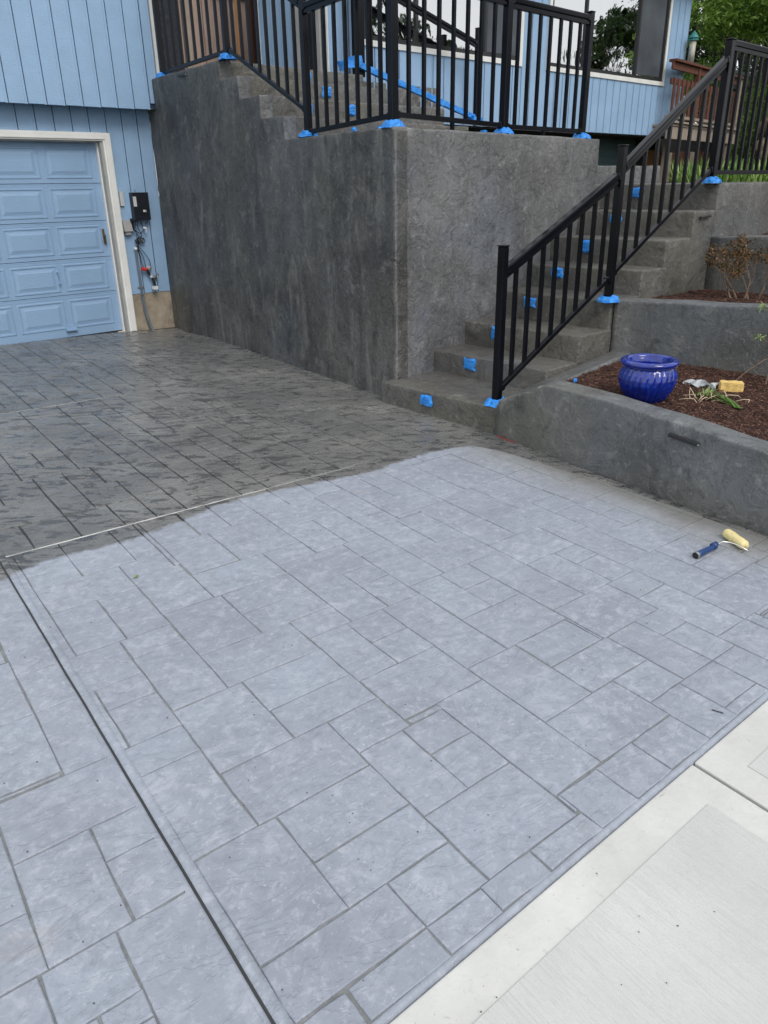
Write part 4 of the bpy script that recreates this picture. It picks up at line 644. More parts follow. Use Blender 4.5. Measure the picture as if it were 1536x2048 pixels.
obj('landing_floor', bm, MT['step'], block)

lower = empty('front_staircase', (4.2, 4.0, -1.68), 'lower flight of eight dark concrete steps climbing from driveway beside the planter', 'staircase')
NX = [4.18, 4.755, 5.153, 5.571, 5.988, 6.346, 6.751, 7.13]
NZ = [-1.488, -1.313, -1.113, -.890, -.690, -.472, -.256, -.035]
yr = [3.350, 3.362, 3.358, 3.365, 3.360, 3.366, 3.361, 3.352]
for k in range(8):
    x0 = NX[k]; x1 = NX[k+1]+.05 if k < 7 else 10.0
    y1 = 4.60 if k == 0 else 4.56
    bm = bmesh.new()
    if k < 7:
        prism(bm, [(x0, yr[k]), (x1, yr[k]), (x1, y1), (x0+(.012 if k == 0 else 0), y1)], -1.85, [NZ[k]+.004, NZ[k]+.004, NZ[k]-.004, NZ[k]-(.012 if k == 0 else .004)])
    else:
        prism(bm, [(x0, yr[k]), (8.9, yr[k]), (10.0, 3.6), (10.0, 5.52), (7.05, 5.52), (7.05, 4.56), (x0, 4.56)], -1.85, NZ[k])
    conc('step', bm, MT['step'], lower, bev=.012, step=.11 if k < 7 else .25, amp=.006)
curb = empty('upper_curb', (8.5, 5.6, -.03), 'low concrete step behind the landing, under the dark crawlspace opening', 'step')
bm = bmesh.new(); prism(bm, [(7.0, 5.50), (9.96, 5.50), (9.96, 7.5), (7.0, 7.5)], -.3, .168)
conc('step', bm, MT['wall_pale'], curb, step=.25)
upper = empty('porch_staircase', (5.6, 6.2, .35), 'upper flight of four concrete steps behind the black railing leading to the porch', 'staircase')
for (y0, y1, z, x1) in ((6.15, 6.60, .565, 6.95), (6.56, 7.01, .768, 7.0), (6.97, 7.40, .965, 6.70), (7.36, 7.745, 1.137, 6.50)):
    p = wpt(y0, TH - .005); bm = bmesh.new()
    prism(bm, [(p.x, y0), (x1, y0), (x1, y1), (wpt(y1, TH-.005).x, y1)], .0, z)
    conc('step', bm, MT['step'], upper, bev=.010)
bm = bmesh.new(); box(bm, 4.98, 8.1, 7.747, 11.6, .9, 1.13)
tag(obj('porch_floor', bm, MT['step']), kind='structure')

# ---- planter walls
def G0(x, y): return gz(x, y)
fw = empty('planter_front_wall', (4.05, 2.4, -1.68), 'long low front planter wall of grey overlay along the driveway', 'retaining wall')
path = [(4.165, 3.352), (4.118, 3.05), (4.085, 2.86), (4.02, 2.44), (3.94, 1.95), (3.85, 1.30), (3.76, .6), (3.64, -.6)]
tz = [-1.452, -1.30, -1.215, -1.214, -1.232, -1.266, -1.30, -1.34]
# refine
def refine(path, tz, n=6):
    P, Z = [], []
    for i in range(len(path)-1):
        for k in range(n):
            t = k/n; P.append((path[i][0]*(1-t)+path[i+1][0]*t, path[i][1]*(1-t)+path[i+1][1]*t))
            s_ = t*t*(3-2*t); Z.append(tz[i]*(1-s_)+tz[i+1]*s_)
    P.append(path[-1]); Z.append(tz[-1]); return P, Z
def ribbon_wall(name, P, Z, th, base, m, parent, amp=.006, inner=None):
    """wall swept along P (street side), thickness th towards +X"""
    prof = lambda z, bz: [(0, bz), (0, (bz+z)/2), (0, z-.10), (0, z-.030), (0, z-.014), (.003, z-.004), (.012, z), (.026, z), (th/2, z+.001), (th-.026, z), (th-.012, z), (th-.002, z-.006), (th, z-.02), (th, z-.05), (th, bz)]
    bm = bmesh.new(); rows = []
    for (x, y), z in zip(P, Z):
        row = []
        for o_, zz in prof(z, base):
            p = Vector((x+o_, y+o_*.08, zz))
            q = Vector((noise.noise(p*3.3), noise.noise(p*3.3+Vector((5, 0, 0))), noise.noise(p*3.3-Vector((0, 5, 0)))))*amp + Vector((noise.noise(p*11), 0, noise.noise(p*11+Vector((3, 3, 3)))))*amp*.4
            row.append(bm.verts.new(p + q))
        rows.append(row)
    for a, b_ in zip(rows, rows[1:]):
        for k in range(len(a)-1): bm.faces.new((a[k], a[k+1], b_[k+1], b_[k]))
    for r_ in (rows[0], rows[-1]):
        try: bm.faces.new(r_)
        except Exception: pass
    bmesh.ops.recalc_face_normals(bm, faces=bm.faces)
    return obj(name, bm, m, parent, smooth=True)
Pp, Zz = refine(path, tz)
ribbon_wall('wall_body', Pp, Zz, .185, -1.86, MT['plant_wall'], fw)
mw = empty('planter_middle_wall', (5.65, 2.6, -1.3), 'middle planter wall behind the blue pot, curved pale cap on top', 'retaining wall')
Pp, Zz = refine([(5.60, 3.352), (5.655, 3.2), (5.67, 2.68), (5.68, 2.15), (5.64, 1.2), (5.5, .2)], [-.872, -.872, -.852, -.826, -.80, -.78], 5)
ribbon_wall('wall_body', Pp, Zz, .19, -1.7, MT['plant_wall'], mw)
tw = empty('planter_top_wall', (7.1, 2.8, -.9), 'uppermost planter wall behind the dry leafless bush', 'retaining wall')
Pp, Zz = refine([(7.12, 3.352), (7.12, 2.85), (7.05, 2.0), (6.95, 1.0)], [-.474, -.455, -.44, -.43], 5)
ribbon_wall('wall_body', Pp, Zz, .2, -1.4, MT['plant_wall'], tw)

ymx = lambda x: 2.99 + max(0, x-4.35)*.155
ledge = empty('step_ledge', (4.9, 3.25, -1.29), 'rough low concrete ledge along the steps where the mulch bed begins', 'ledge')
bm = bmesh.new(); prism(bm, [(4.17, 3.345), (4.19, 3.02), (4.40, 2.975), (5.62, 3.165), (5.62, 3.345)], -1.7, [-1.42, -1.262, -1.262, -1.275, -1.275])
conc('ledge_body', bm, MT['plant_wall'], ledge, bev=.02, step=.09, amp=.012)
# ---- mulch beds and soil terrain
def bed(name, xa, xb, y0, y1, za, zb, label=None, nx=40, ny=60, amp=.02):
    bm = bmesh.new(); g = {}
    for j in range(ny+1):
        y = y0+(y1-y0)*j/ny
        for i in range(nx+1):
            t = i/nx; x = xa(y) + (xb(y)-xa(y))*t
            if name == 'planter_bed' and za < -1.2: y_ = y; y = y0 + (ymx(x)-y0)*(y-y0)/(y1-y0)
            z = za+(zb-za)*t + amp*noise.noise(Vector((x*5, y*5, 3))) + amp*.6*noise.noise(Vector((x*17, y*17, 3)))
            g[i, j] = bm.verts.new((x, y, z))
            if name == 'planter_bed' and za < -1.2: y = y_
    for j in range(ny):
        for i in range(nx): bm.faces.new((g[i, j], g[i+1, j], g[i+1, j+1], g[i, j+1]))
    return tag(obj(name, bm, MT['mulch'], smooth=True), kind='structure')
def fx(y):
    for (a, b_) in zip(path, path[1:]):
        if b_[1] <= y <= a[1]: return a[0]+(b_[0]-a[0])*(a[1]-y)/(a[1]-b_[1])
    return path[-1][0] if y < 0 else path[0][0]
bed('planter_bed', lambda y: fx(y)+.10, lambda y: 5.69, -.4, 3.37, -1.275, -1.315)
bed('planter_bed', lambda y: 5.75, lambda y: 7.16, .3, 3.37, -.905, -.945)
bed('planter_bed', lambda y: 7.2, lambda y: 12., .3, 3.37, -.50, -.50, amp=.03)
def shreds(name, n, xr, yr_, zf, seed):
    r = random.Random(seed); bm = bmesh.new(); out = 0
    while out < n:
        y = r.uniform(*yr_); x0, x1 = xr(y); x = r.uniform(x0, x1); out += 1
        if zf is zf1 and y > ymx(x)-.01: continue
        z = zf(x, y); a = r.uniform(0, math.pi*2); L = r.uniform(.008, .030)*(1.5 if r.random() < .08 else 1); w = r.uniform(.0015, .0045)
        d = Vector((math.cos(a), math.sin(a), r.uniform(-.35, .35)))*L; s_ = Vector((-math.sin(a), math.cos(a), r.uniform(-.5, .5))).normalized()*w
        c_ = Vector((x, y, z + r.uniform(.0, .010))); h = Vector((0, 0, w*.8))
        v = [bm.verts.new(c_-d/2-s_), bm.verts.new(c_-d/2+s_), bm.verts.new(c_+d/2), bm.verts.new(c_+h)]
        bm.faces.new((v[0], v[2], v[3])); bm.faces.new((v[1], v[3], v[2])); bm.faces.new((v[0], v[3], v[1]))
    return tag(obj(name, bm, MT['chip']), kind='stuff', label='dark brown shredded bark mulch covering the planter', cat='mulch')
def zf1(x, y):
    xa = fx(y)+.10; t = (x-xa)/(5.69-xa)
    return -1.275-.04*t + .02*noise.noise(Vector((x*5, y*5, 3))) + .012*noise.noise(Vector((x*17, y*17, 3)))
def zf2(x, y):
    t = (x-5.75)/1.41
    return -.905-.04*t + .02*noise.noise(Vector((x*5, y*5, 3))) + .012*noise.noise(Vector((x*17, y*17, 3)))
shreds('bark_mulch', 60000, lambda y: (fx(y)+.175, 5.66), (1.0, 3.35), zf1, 1)
shreds('bark_mulch', 16000, lambda y: (5.86, 7.1), (1.9, 3.34), zf2, 2)
bm = bmesh.new(); gr = {}
for j in range(41):
    for i in range(61):
        x = 9.6 + i*1.2; y = -25 + j*1.6
        z = -.075 + .25*max(0, noise.noise(Vector((x*.15, y*.15, 0)))) + max(0, (x-18))*.03
        if y < 3.4 and x < 12: z = -.6
        gr[i, j] = bm.verts.new((x, y, z))
for j in range(40):
    for i in range(60): bm.faces.new((gr[i, j], gr[i+1, j], gr[i+1, j+1], gr[i, j+1]))
tag(obj('garden_ground', bm, MT['soil'], smooth=True), kind='structure')
bm = bmesh.new(); box(bm, 8.85, 14, 3.40, 3.62, -1.6, -.024)
yw = empty('yard_wall', (10, 3.5, -.5), 'pale grey wall top running right from the head of the front steps', 'retaining wall')
conc('wall_body', bm, MT['wall_pale'], yw, step=.3)

# ================================================================== HOUSE
house = empty('house', (5, 9.4, -1.64), 'light blue board sided house with garage, white trim and black framed windows', 'house')
YU = 9.12      # face of the overhanging upper storey
YG = 9.34      # face of the garage wall
def board(x0, x1, yf, z0, z1, m=None, th=.014, parent=house, gap=.0115):
    bm = bmesh.new()
    box(bm, x0, x1-gap, yf, yf+th, z0, z1)
    # raised lap beside the gap
    box(bm, x1-.036, x1-gap-.0003, yf-.0035, yf+.0002, z0-.004, z1-.001)
    return obj('siding_board', bm, m or MT['blue'], parent)
# core volumes set back behind the boards
bm = bmesh.new()
box(bm, -1.6, 4.87, YU+.014, 12.5, .852, 3.6)
box(bm, 4.32, 4.86, YG+.012, 9.60, -1.20, .86)
box(bm, -1.6, 4.32, YG+.012, 9.60, .57, .86)
obj('wall', bm, MT['groove'], house)
x = 4.775
xs = []
while x > -1.2: xs.append(x); x -= .198
for i, x in enumerate(xs): board(x-.198, x, YU, .838 - .0025*(i % 2) - .002*i*.3, 3.6)
board(4.7785, 4.895, YU+.002, .90, 3.6)
bm = bmesh.new(); box(bm, -1.6, 4.83, YU+.02, YG+.01, .846, .856); obj('soffit', bm, MT['blue'], house)
bm = bmesh.new(); box(bm, 4.897, 4.965, YU-.012, YU+.30, 1.145, 3.6); bevel(bm, .004); obj('corner_trim', bm, MT['white'], house)
bm = bmesh.new(); box(bm, 4.66, 4.862, YG+.003, 12, .86, 3.6); obj('side_wall', bm, MT['blue'], house)
# garage level boards
gx = [(4.692, 4.86), (4.50, 4.69), (4.306, 4.50)]
for a, b_ in gx: board(a, b_, YG, -1.215, .85)
x = 4.306; i = 0
while x > -1.2:
    board(x-.198, x, YG, .592, .85); x -= .198
bm = bmesh.new(); box(bm, 4.315, 4.872, YG+.006, 9.6, -1.80, -1.219); bevel(bm, .006)
obj('foundation', bm, MT['found'], house)
# garage door casing
def trimpiece(name, *a):
    bm = bmesh.new(); box(bm, *a); bevel(bm, .004); return obj(name, bm, MT['white'], house)
trimpiece('casing', 4.218, 4.312, 9.303, 9.345, -1.655, .588)
trimpiece('casing', -.82, 4.2165, 9.305, 9.345, .505, .590)
trimpiece('casing', 4.238, 4.300, 9.290, 9.302, -1.650, .570)
trimpiece('casing', -.82, 4.2365, 9.291, 9.303, .522, .572)
bm = bmesh.new(); box(bm, 4.187, 4.2165, 9.320, 9.55, -1.655, .5035); obj('door_jamb', bm, MT['jamb'], house)
trimpiece('door_stop', 4.172, 4.1865, 9.385, 9.425, -1.655, .49)
bm = bmesh.new(); box(bm, -.82, 4.185, 9.33, 9.55, .490, .5035); obj('door_jamb', bm, MT['jamb'], house)
bm = bmesh.new(); box(bm, -.85, 4.21, 9.345, 9.60, -1.80, -1.652); bevel(bm, .01); obj('threshold', bm, MT['sill'], house)
# sectional door
bm = bmesh.new(); box(bm, -1.6, 4.80, 9.62, 9.66, -1.7, .9); obj('door_backing', bm, MT['dark'], house)  # unseen dark backing, added to keep sky out of the door gaps
zs = [-1.642, -1.155, -.752, -.345, .063, .505]
gd = bpy.data.objects.new('garage_door', None); col.objects.link(gd); gd.parent = house; gd.location = Vector((4.18, 9.43, -1.645)) - house.location
def gchild(name, bm, m, smooth=False):
    me = bpy.data.meshes.new(name); bm.normal_update(); bm.to_mesh(me); bm.free(); me.materials.append(m)
    o = bpy.data.objects.new(name, me); col.objects.link(o); o.parent = gd; o.location = -(gd.location + house.location); return o
for a, b_ in zip(zs, zs[1:]):
    bm = bmesh.new(); box(bm, -.80, 4.184, 9.428, 9.47, a+.003, b_-.003)
    # tongue lines along the section joint
    box(bm, -.80, 4.184, 9.426, 9.4285, b_-.040, b_-.030); box(bm, -.80, 4.184, 9.426, 9.4285, b_-.016, b_-.008)
    bevel(bm, .003, 1); gchild('door_section', bm, MT['door'])
def raised_panel(x0, x1, z0, z1):
    bm = bmesh.new(); y = 9.428
    R_ = [(0, -.0005), (.006, -.007), (.020, -.007), (.026, .0035), (.070, -.006), (.075, -.0085)]
    rings = []
    for ins, dy in R_:
        rings.append([bm.verts.new((xx, y+dy, zz)) for xx, zz in ((x0+ins, z0+ins), (x1-ins, z0+ins), (x1-ins, z1-ins), (x0+ins, z1-ins))])
    for a, b_ in zip(rings, rings[1:]):
        for k in range(4): bm.faces.new((a[k], a[(k+1) % 4], b_[(k+1) % 4], b_[k]))
    bm.faces.new(rings[-1]); bmesh.ops.recalc_face_normals(bm, faces=bm.faces)
    gchild('door_panel', bm, MT['door'])
pz = [(-1.545, -1.213), (-1.118, -.806), (-.705, -.392), (-.300, .020), (.112, .440)]
for z0, z1 in pz:
    x1 = 4.088
    while x1 > -.6: raised_panel(x1-.535, x1, z0, z1); x1 -= .593
bm = bmesh.new(); tube(bm, [(3.483, 9.418, -.88), (3.484, 9.385, -.885), (3.486, 9.385, -1.015), (3.488, 9.418, -1.02)], .008)
box(bm, 3.468, 3.498, 9.416, 9.428, -.90, -.865); box(bm, 3.472, 3.502, 9.416, 9.428, -1.04, -1.005); gchild('lift_handle', bm, MT['door'])
bm = bmesh.new(); box(bm, 3.47, 3.60, 9.385, 9.428, -1.565, -1.548); box(bm, 3.47, 3.60, 9.415, 9.4279, -1.548, -1.51); gchild('foot_bracket', bm, MT['door'])
bm = bmesh.new(); box(bm, 4.100, 4.125, 9.412, 9.428, -.61, -.44); tube(bm, [(4.112, 9.415, -.52), (4.112, 9.372, -.52)], .011); tube(bm, [(4.112, 9.38, -.50), (4.116, 9.378, -.63)], .006)
bevel(bm, .003, 1); gchild('lock_handle', bm, MT['brass'])

# ---- main wing with the two big windows
YH = 7.75
XL, XR = 6.33, 14.45
bm = bmesh.new()
box(bm, XL+.01, 7.6, YH+.016, 9.08, .735, 1.50); box(bm, 7.6, XR-.02, YH+.016, 13.5, .735, 1.50)      # below windows
box(bm, XL+.01, 6.80, YH+.016, 9.08, 1.50, 3.1); box(bm, 9.83, 10.40, YH+.016, 13.5, 1.50, 3.1); box(bm, 13.78, XR-.02, YH+.016, 13.5, 1.50, 3.1)
box(bm, 6.80, 7.6, YH+1.30, 9.08, 1.50, 3.1); box(bm, 7.6, 9.83, YH+1.4, 13.5, 1.50, 3.1); box(bm, 10.40, 13.78, YH+1.4, 13.5, 1.50, 3.1)
obj('wall', bm, MT['groove'], house)
bm = bmesh.new(); box(bm, XR-.02, XR-.006, YH+.02, 13.5, .72, 3.1); obj('side_wall', bm, MT['blue'], house)
WINS = [(6.80, 9.83), (10.40, 13.78)]
x = XR
while x > XL+.02:
    a = max(x-.2, XL)
    inw = None
    for w0, w1 in WINS:
        if a < w1 and x > w0: inw = (w0, w1)
    if inw is None: board(a, x, YH, .722, 3.1, gap=.019)
    else:
        board(a, x, YH, .722, 1.50, gap=.019)
        if x > inw[1]+.02: board(inw[1], x, YH, 1.501, 3.1)
        if a < inw[0]-.02: board(a, inw[0]+.005, YH, 1.501, 3.1)
    x -= .2
bm = bmesh.new(); box(bm, XL-.012, XL+.0, YH-.012, YH+.09, 1.135, 3.1); bevel(bm, .003, 1); obj('corner_trim', bm, MT['white'], house)
def hsub(name, bm, m, parent, smooth=False):
    me = bpy.data.meshes.new(name); bm.normal_update(); bm.to_mesh(me); bm.free(); me.materials.append(m)
    o = bpy.data.objects.new(name, me); col.objects.link(o); o.parent = parent
    o.location = -(parent.location + house.location); return o
def window(w0, w1, z0, z1, mull):
    wroot = bpy.data.objects.new('window', None); col.objects.link(wroot); wroot.parent = house; wroot.location = Vector((w0, YH, z0)) - house.location
    bm = bmesh.new(); t = .062
    box(bm, w0, w1, YH-.020, YH+.03, z0, z0+t); box(bm, w0, w0+t, YH-.0195, YH+.03, z0+t, z1); box(bm, w1-t, w1, YH-.0195, YH+.03, z0+t, z1)
    bevel(bm, .003, 1); hsub('casing', bm, MT['white'], wroot)
    a0, a1, b0 = w0+t+.002, w1-t-.002, z0+t+.002
    bm = bmesh.new(); f = .048
    box(bm, a0, a1, YH-.006, YH+.05, b0, b0+f); box(bm, a0, a0+f, YH-.005, YH+.05, b0+f, z1); box(bm, a1-f, a1, YH-.005, YH+.05, b0+f, z1)
    for mxx in mull: box(bm, mxx-.022, mxx+.022, YH-.004, YH+.048, b0+f, z1)
    bevel(bm, .003, 1); hsub('frame', bm, MT['frame_black'], wroot)
    ed = [a0+f] + [q for mm in mull for q in (mm-.022, mm+.022)] + [a1-f]
    for i in range(0, len(ed), 2):
        bm = bmesh.new(); box(bm, ed[i]+.001, ed[i+1]-.001, YH+.020+.006*(i//2 % 2), YH+.026+.006*(i//2 % 2), b0+f+.001, z1)
        hsub('pane', bm, MT['glass'], wroot)
    return wroot
w1_ = window(6.80, 9.83, 1.500, 3.05, [7.75, 9.05])
w2_ = window(10.40, 13.78, 1.492, 3.05, [11.35, 12.85])
bm = bmesh.new(); box(bm, 11.62, 12.18, YH+.10, YH+.12, 2.10, 2.14); box(bm, 11.62, 11.66, YH+.10, YH+.12, 2.14, 3.05); box(bm, 12.14, 12.18, YH+.10, YH+.12, 2.14, 3.05); hsub('mirrored_frame', bm, MT['white'], w2_)  # white bars behind the glass imitate a reflected window frame
bm = bmesh.new(); box(bm, 12.88, 13.62, YH+.008, YH+.010, 1.62, 3.05); hsub('insect_screen', bm, MT['screen'], w2_)
bm = bmesh.new(); box(bm, 9.08, 9.70, YH+.008, YH+.010, 1.62, 3.05); hsub('insect_screen', bm, MT['screen'], w1_)
for (a, b_, mm, sx) in ((7.85, 9.0, 'curtain', 1), (6.9, 7.35, 'interior', 2), (10.5, 11.0, 'interior', 3), (12.95, 13.6, 'curtain', 4)):
    bm = bmesh.new(); n = 28; pr = None
    for i in range(n+1):
        xx = a+(b_-a)*i/n; yy = YH+.16+.018*math.sin(i*2.1)
        q = (bm.verts.new((xx, yy, 1.60)), bm.verts.new((xx, yy, 3.08)))
        if pr: bm.faces.new((pr[0], q[0], q[1], pr[1]))
        pr = q
    obj('curtain', bm, MT[mm], house, smooth=True)
bm = bmesh.new(); box(bm, 6.75, 13.85, YH+1.35, YH+1.38, 1.45, 3.1); obj('room_wall', bm, MT['interior'], house)
bm = bmesh.new(); box(bm, 6.75, 13.85, YH+.06, YH+1.4, 1.46, 1.50); obj('room_floor', bm, MT['interior'], house)
# crawlspace wall, floor underside, roof
for i in range(8):
    bm = bmesh.new(); z0 = -.12 + i*.105
    v = box(bm, 6.6, XR-.3, 8.40, 8.42, z0, z0+.103)
    for q in v[:4]: q.co.y -= .010 if q.co.y < 8.41 else 0
    obj('lap_board', bm, MT['darkgreen'], house)
bm = bmesh.new(); box(bm, 7.6, XR-.02, YH+.03, 13.5, .70, .734); box(bm, XL, 7.6, YH+.03, 9.08, .70, .734); obj('floor_underside', bm, MT['dark'], house)
bm = bmesh.new(); box(bm, 6.6, XR+.2, 8.425, 9.2, -.3, .70); obj('crawl_wall', bm, MT['dark'], house)
bm = bmesh.new(); box(bm, XL-.08, XR+.55, 7.40, 9.2, 3.06, 3.14); box(bm, 7.6, XR+.55, 9.2, 14, 3.06, 3.14); obj('eave', bm, MT['soffit'], house)
bm = bmesh.new()
vs = [bm.verts.new(p) for p in ((XL-.1, 7.35, 3.145), (XR+.6, 7.35, 3.145), (XR+.6, 10.6, 4.5), (7.6, 10.6, 4.5), (7.6, 14.2, 3.145), (XR+.6, 14.2, 3.145))]
bm.faces.new((vs[0], vs[1], vs[2], vs[3])); bm.faces.new((vs[3], vs[2], vs[5], vs[4])); obj('roof', bm, MT['roofgrey'], house)
bm = bmesh.new(); box(bm, -2.0, 5.05, 8.9, 13, 3.6, 3.68); obj('roof', bm, MT['roofgrey'], house)
# recessed entry wall with its door
def side_board(y0, y1, m=None):
    bm = bmesh.new(); box(bm, XL-.014, XL, y0, y1-.008, 1.135, 3.05); obj('siding_board', bm, m or MT['blue'], house)
y = 8.32
while y < 9.03: side_board(y, y+.099); y += .1
trimpiece('entry_trim', XL-.022, XL+.01, 9.05, 9.10, 1.135, 3.05)
bm = bmesh.new(); box(bm, XL-.030, XL, 8.14, 8.30, 1.14, 3.0); box(bm, XL-.030, XL, 7.86, 7.92, 1.14, 3.0); bevel(bm, .004, 1); obj('door_frame', bm, MT['jamb'], house)
bm = bmesh.new(); box(bm, XL-.012, XL, 7.92, 8.14, 1.14, 3.0); obj('entry_door', bm, MT['frame_black'], house)
fence = empty('side_fence', (6.4, 10.6, 1.13), 'pale pinkish cedar fence seen through the upper railing beside garage corner', 'fence')
x = 5.9
k = 0
while x < 7.25:
    bm = bmesh.new(); box(bm, x, x+.135, 10.6+.012*(k % 2), 10.622+.012*(k % 2), 1.13, 3.0); obj('fence_board', bm, MT['pinkwood'], fence); x += .146; k += 1
bm = bmesh.new(); box(bm, 6.5, 7.2, 10.55, 10.59, 2.42, 2.52); obj('fence_rail', bm, MT['redwood'], fence)
gate = empty('brown_post', (6.58, 10.4, 1.13), 'tall red brown timber post standing left of the entry wall', 'post')
bm = bmesh.new(); box(bm, 6.50, 6.60, 9.48, 9.60, 1.13, 3.9); bevel(bm, .006); obj('post', bm, MT['darkwood'], gate)
bm = bmesh.new(); box(bm, 6.40, 6.44, 9.62, 9.70, 1.13, 3.3); obj('side_post', bm, MT['cedar'], gate)
colm = empty('rough_column', (5.3, 9.75, 1.13), 'dark rough textured column behind the railing next to the garage corner trim', 'column')
bm = bmesh.new()
for (a, b_) in ((5.265, 5.33), (5.335, 5.43), (5.435, 5.50)): box(bm, a, b_, 9.70+.03*random.random(), 9.85, 1.13, 3.9)
slicebm(bm, .06, 'z')
for v in bm.verts: v.co += Vector((noise.noise(v.co*23), noise.noise(v.co*19), 0))*.010
obj('shaft', bm, MT['rug'], colm)
bm = bmesh.new(); box(bm, 5.52, 5.72, 9.9, 9.96, 1.13, 3.9); obj('side_panel', bm, MT['rug'], colm)
bm = bmesh.new(); box(bm, 5.74, 5.83, 9.86, 9.90, 1.13, 3.9); obj('timber_edge', bm, MT['greywood'], colm)

# ================================================================== GARAGE SIDE FITTINGS
YF = YG
def fit(name, loc, label, cat): return empty(name, loc, label, cat)
t = fit('keypad', (4.36, YF, -.11), 'small pale grey door keypad on the blue wall beside garage casing', 'keypad')
bm = bmesh.new(); box(bm, 4.333, 4.378, YF-.028, YF-.001, -.19, -.03); bevel(bm, .006); obj('housing', bm, MT['plastic_lgrey'], t)
t = fit('controller_box', (4.57, YF, -.2), 'flat black lighting transformer box mounted on blue wall with cables below', 'transformer')
bm = bmesh.new(); box(bm, 4.463, 4.668, YF-.085, YF-.002, -.355, -.045); bevel(bm, .006); obj('housing', bm, MT['black_plastic'], t)
bm = bmesh.new(); box(bm, 4.466, 4.508, YF-.0865, YF-.0853, -.20, -.09); obj('label_sticker', bm, MT['plastic_lgrey'], t)
bm = bmesh.new(); box(bm, 4.555, 4.632, YF-.092, YF-.0853, -.285, -.215); bevel(bm, .003, 1); obj('dial_window', bm, MT['frame_black'], t)
bm = bmesh.new(); box(bm, 4.575, 4.598, YF-.0935, YF-.0922, -.263, -.240); box(bm, 4.606, 4.612, YF-.0935, YF-.0922, -.266, -.238); obj('dial_mark', bm, MT['white_plastic'], t)
bm = bmesh.new(); tube(bm, [(4.53, YF-.03, -.045), (4.532, YF-.04, -.02), (4.54, YF-.02, -.012)], .004); obj('hook', bm, MT['galv'], t)
t = fit('outlet_cover', (4.36, YF, -.42), 'grey weatherproof outlet cover low left of the black box', 'outlet')
bm = bmesh.new(); v = box(bm, 4.318, 4.420, YF-.075, YF-.001, -.475, -.352); v[4].co.y += .03; v[5].co.y += .03; bevel(bm, .008); obj('cover', bm, MT['plastic_grey'], t)
bm = bmesh.new(); box(bm, 4.335, 4.400, YF-.055, YF-.002, -.515, -.476); bevel(bm, .01); obj('bottom_hub', bm, MT['plastic_grey'], t)
t = fit('plug', (4.45, YF, -.4), 'black plug and adapter hanging between outlet cover and black box', 'plug')
bm = bmesh.new(); box(bm, 4.425, 4.450, YF-.07, YF-.03, -.455, -.36); bevel(bm, .006); obj('adapter', bm, MT['black_plastic'], t)
bm = bmesh.new(); box(bm, 4.408, 4.430, YF-.09, YF-.05, -.362, -.332); bevel(bm, .006); obj('plug_head', bm, MT['black_plastic'], t)
t = fit('cable_bundle', (4.5, YF, -.6), 'tangled black low voltage cables tied in loops above the grey conduit', 'cables')
r = random.Random(4)
def cable(pts, rad=.0055):
    bm = bmesh.new(); P = [Vector(p) for p in pts]; out = []
    for i in range(len(P)-1):
        p0 = P[max(i-1, 0)]; p1 = P[i]; p2 = P[i+1]; p3 = P[min(i+2, len(P)-1)]
        for k in range(6):
            s_ = k/6; out.append(.5*((2*p1)+(-p0+p2)*s_+(2*p0-5*p1+4*p2-p3)*s_*s_+(-p0+3*p1-3*p2+p3)*s_**3))
    out.append(P[-1]); tube(bm, out, rad, 6); return bm
for pts in ([(4.51, YF-.04, -.355), (4.505, YF-.04, -.44), (4.53, YF-.05, -.52), (4.515, YF-.03, -.60), (4.46, YF-.02, -.66)],
            [(4.55, YF-.04, -.355), (4.56, YF-.05, -.42), (4.575, YF-.04, -.46)],
            [(4.44, YF-.045, -.455), (4.47, YF-.05, -.50), (4.50, YF-.04, -.56), (4.47, YF-.03, -.655)],
            [(4.45, YF-.045, -.46), (4.51, YF-.06, -.505), (4.57, YF-.05, -.47), (4.585, YF-.04, -.44)],
            [(4.63, YF-.05, -.355), (4.628, YF-.06, -.38), (4.60, YF-.05, -.395)]):
    obj('cable', cable(pts), MT['black_plastic'], t)
loop = []
for k in range(34):
    a = k*.74; rr = .035+.012*math.sin(k*1.7)
    loop.append((4.505 + rr*1.25*math.cos(a) + .01*math.sin(k), YF-.03-.02*abs(math.sin(k*.9)), -.588 + rr*.8*math.sin(a) + .010*math.cos(k*1.3)))
obj('cable_coil', cable(loop, .005), MT['black_plastic'], t)
for pts in ([(4.465, YF-.03, -.66), (4.50, YF-.03, -.72), (4.525, YF-.04, -.80), (4.53, YF-.05, -.87), (4.535, YF-.05, -.915)],
            [(4.47, YF-.03, -.655), (4.53, YF-.03, -.71), (4.575, YF-.05, -.79), (4.60, YF-.05, -.86), (4.595, YF-.05, -.93)],
            [(4.46, YF-.03, -.67), (4.49, YF-.02, -.76), (4.50, YF-.03, -.86), (4.51, YF-.04, -.90)]):
    obj('cable', cable(pts, .0045), MT['black_plastic'], t)
t = fit('wire_tag', (4.58, YF, -.46), 'white folded tag on the cables just under the black box', 'tag')
bm = bmesh.new(); box(bm, 4.563, 4.600, YF-.062, YF-.058, -.455, -.432); beam(bm, (4.605, YF-.06, -.445), (4.59, YF-.06, -.50), .018, .003); obj('tag_sheet', bm, MT['white_plastic'], t)
t = fit('conduit', (4.48, YF, -1.2), 'grey conduit pipe running down the wall and bending into the driveway', 'conduit')
obj('pipe', cable([(4.445, YF-.022, -.675), (4.447, YF-.022, -.9), (4.450, YF-.022, -1.14), (4.455, YF-.022, -1.28), (4.468, YF-.03, -1.45), (4.492, YF-.05, -1.60), (4.515, YF-.07, -1.69)], .017), MT['conduit'], t)
bm = bmesh.new(); tube(bm, [(4.445, YF-.022, -.665), (4.445, YF-.022, -.69)], .021, 10); obj('end_collar', bm, MT['white_plastic'], t)
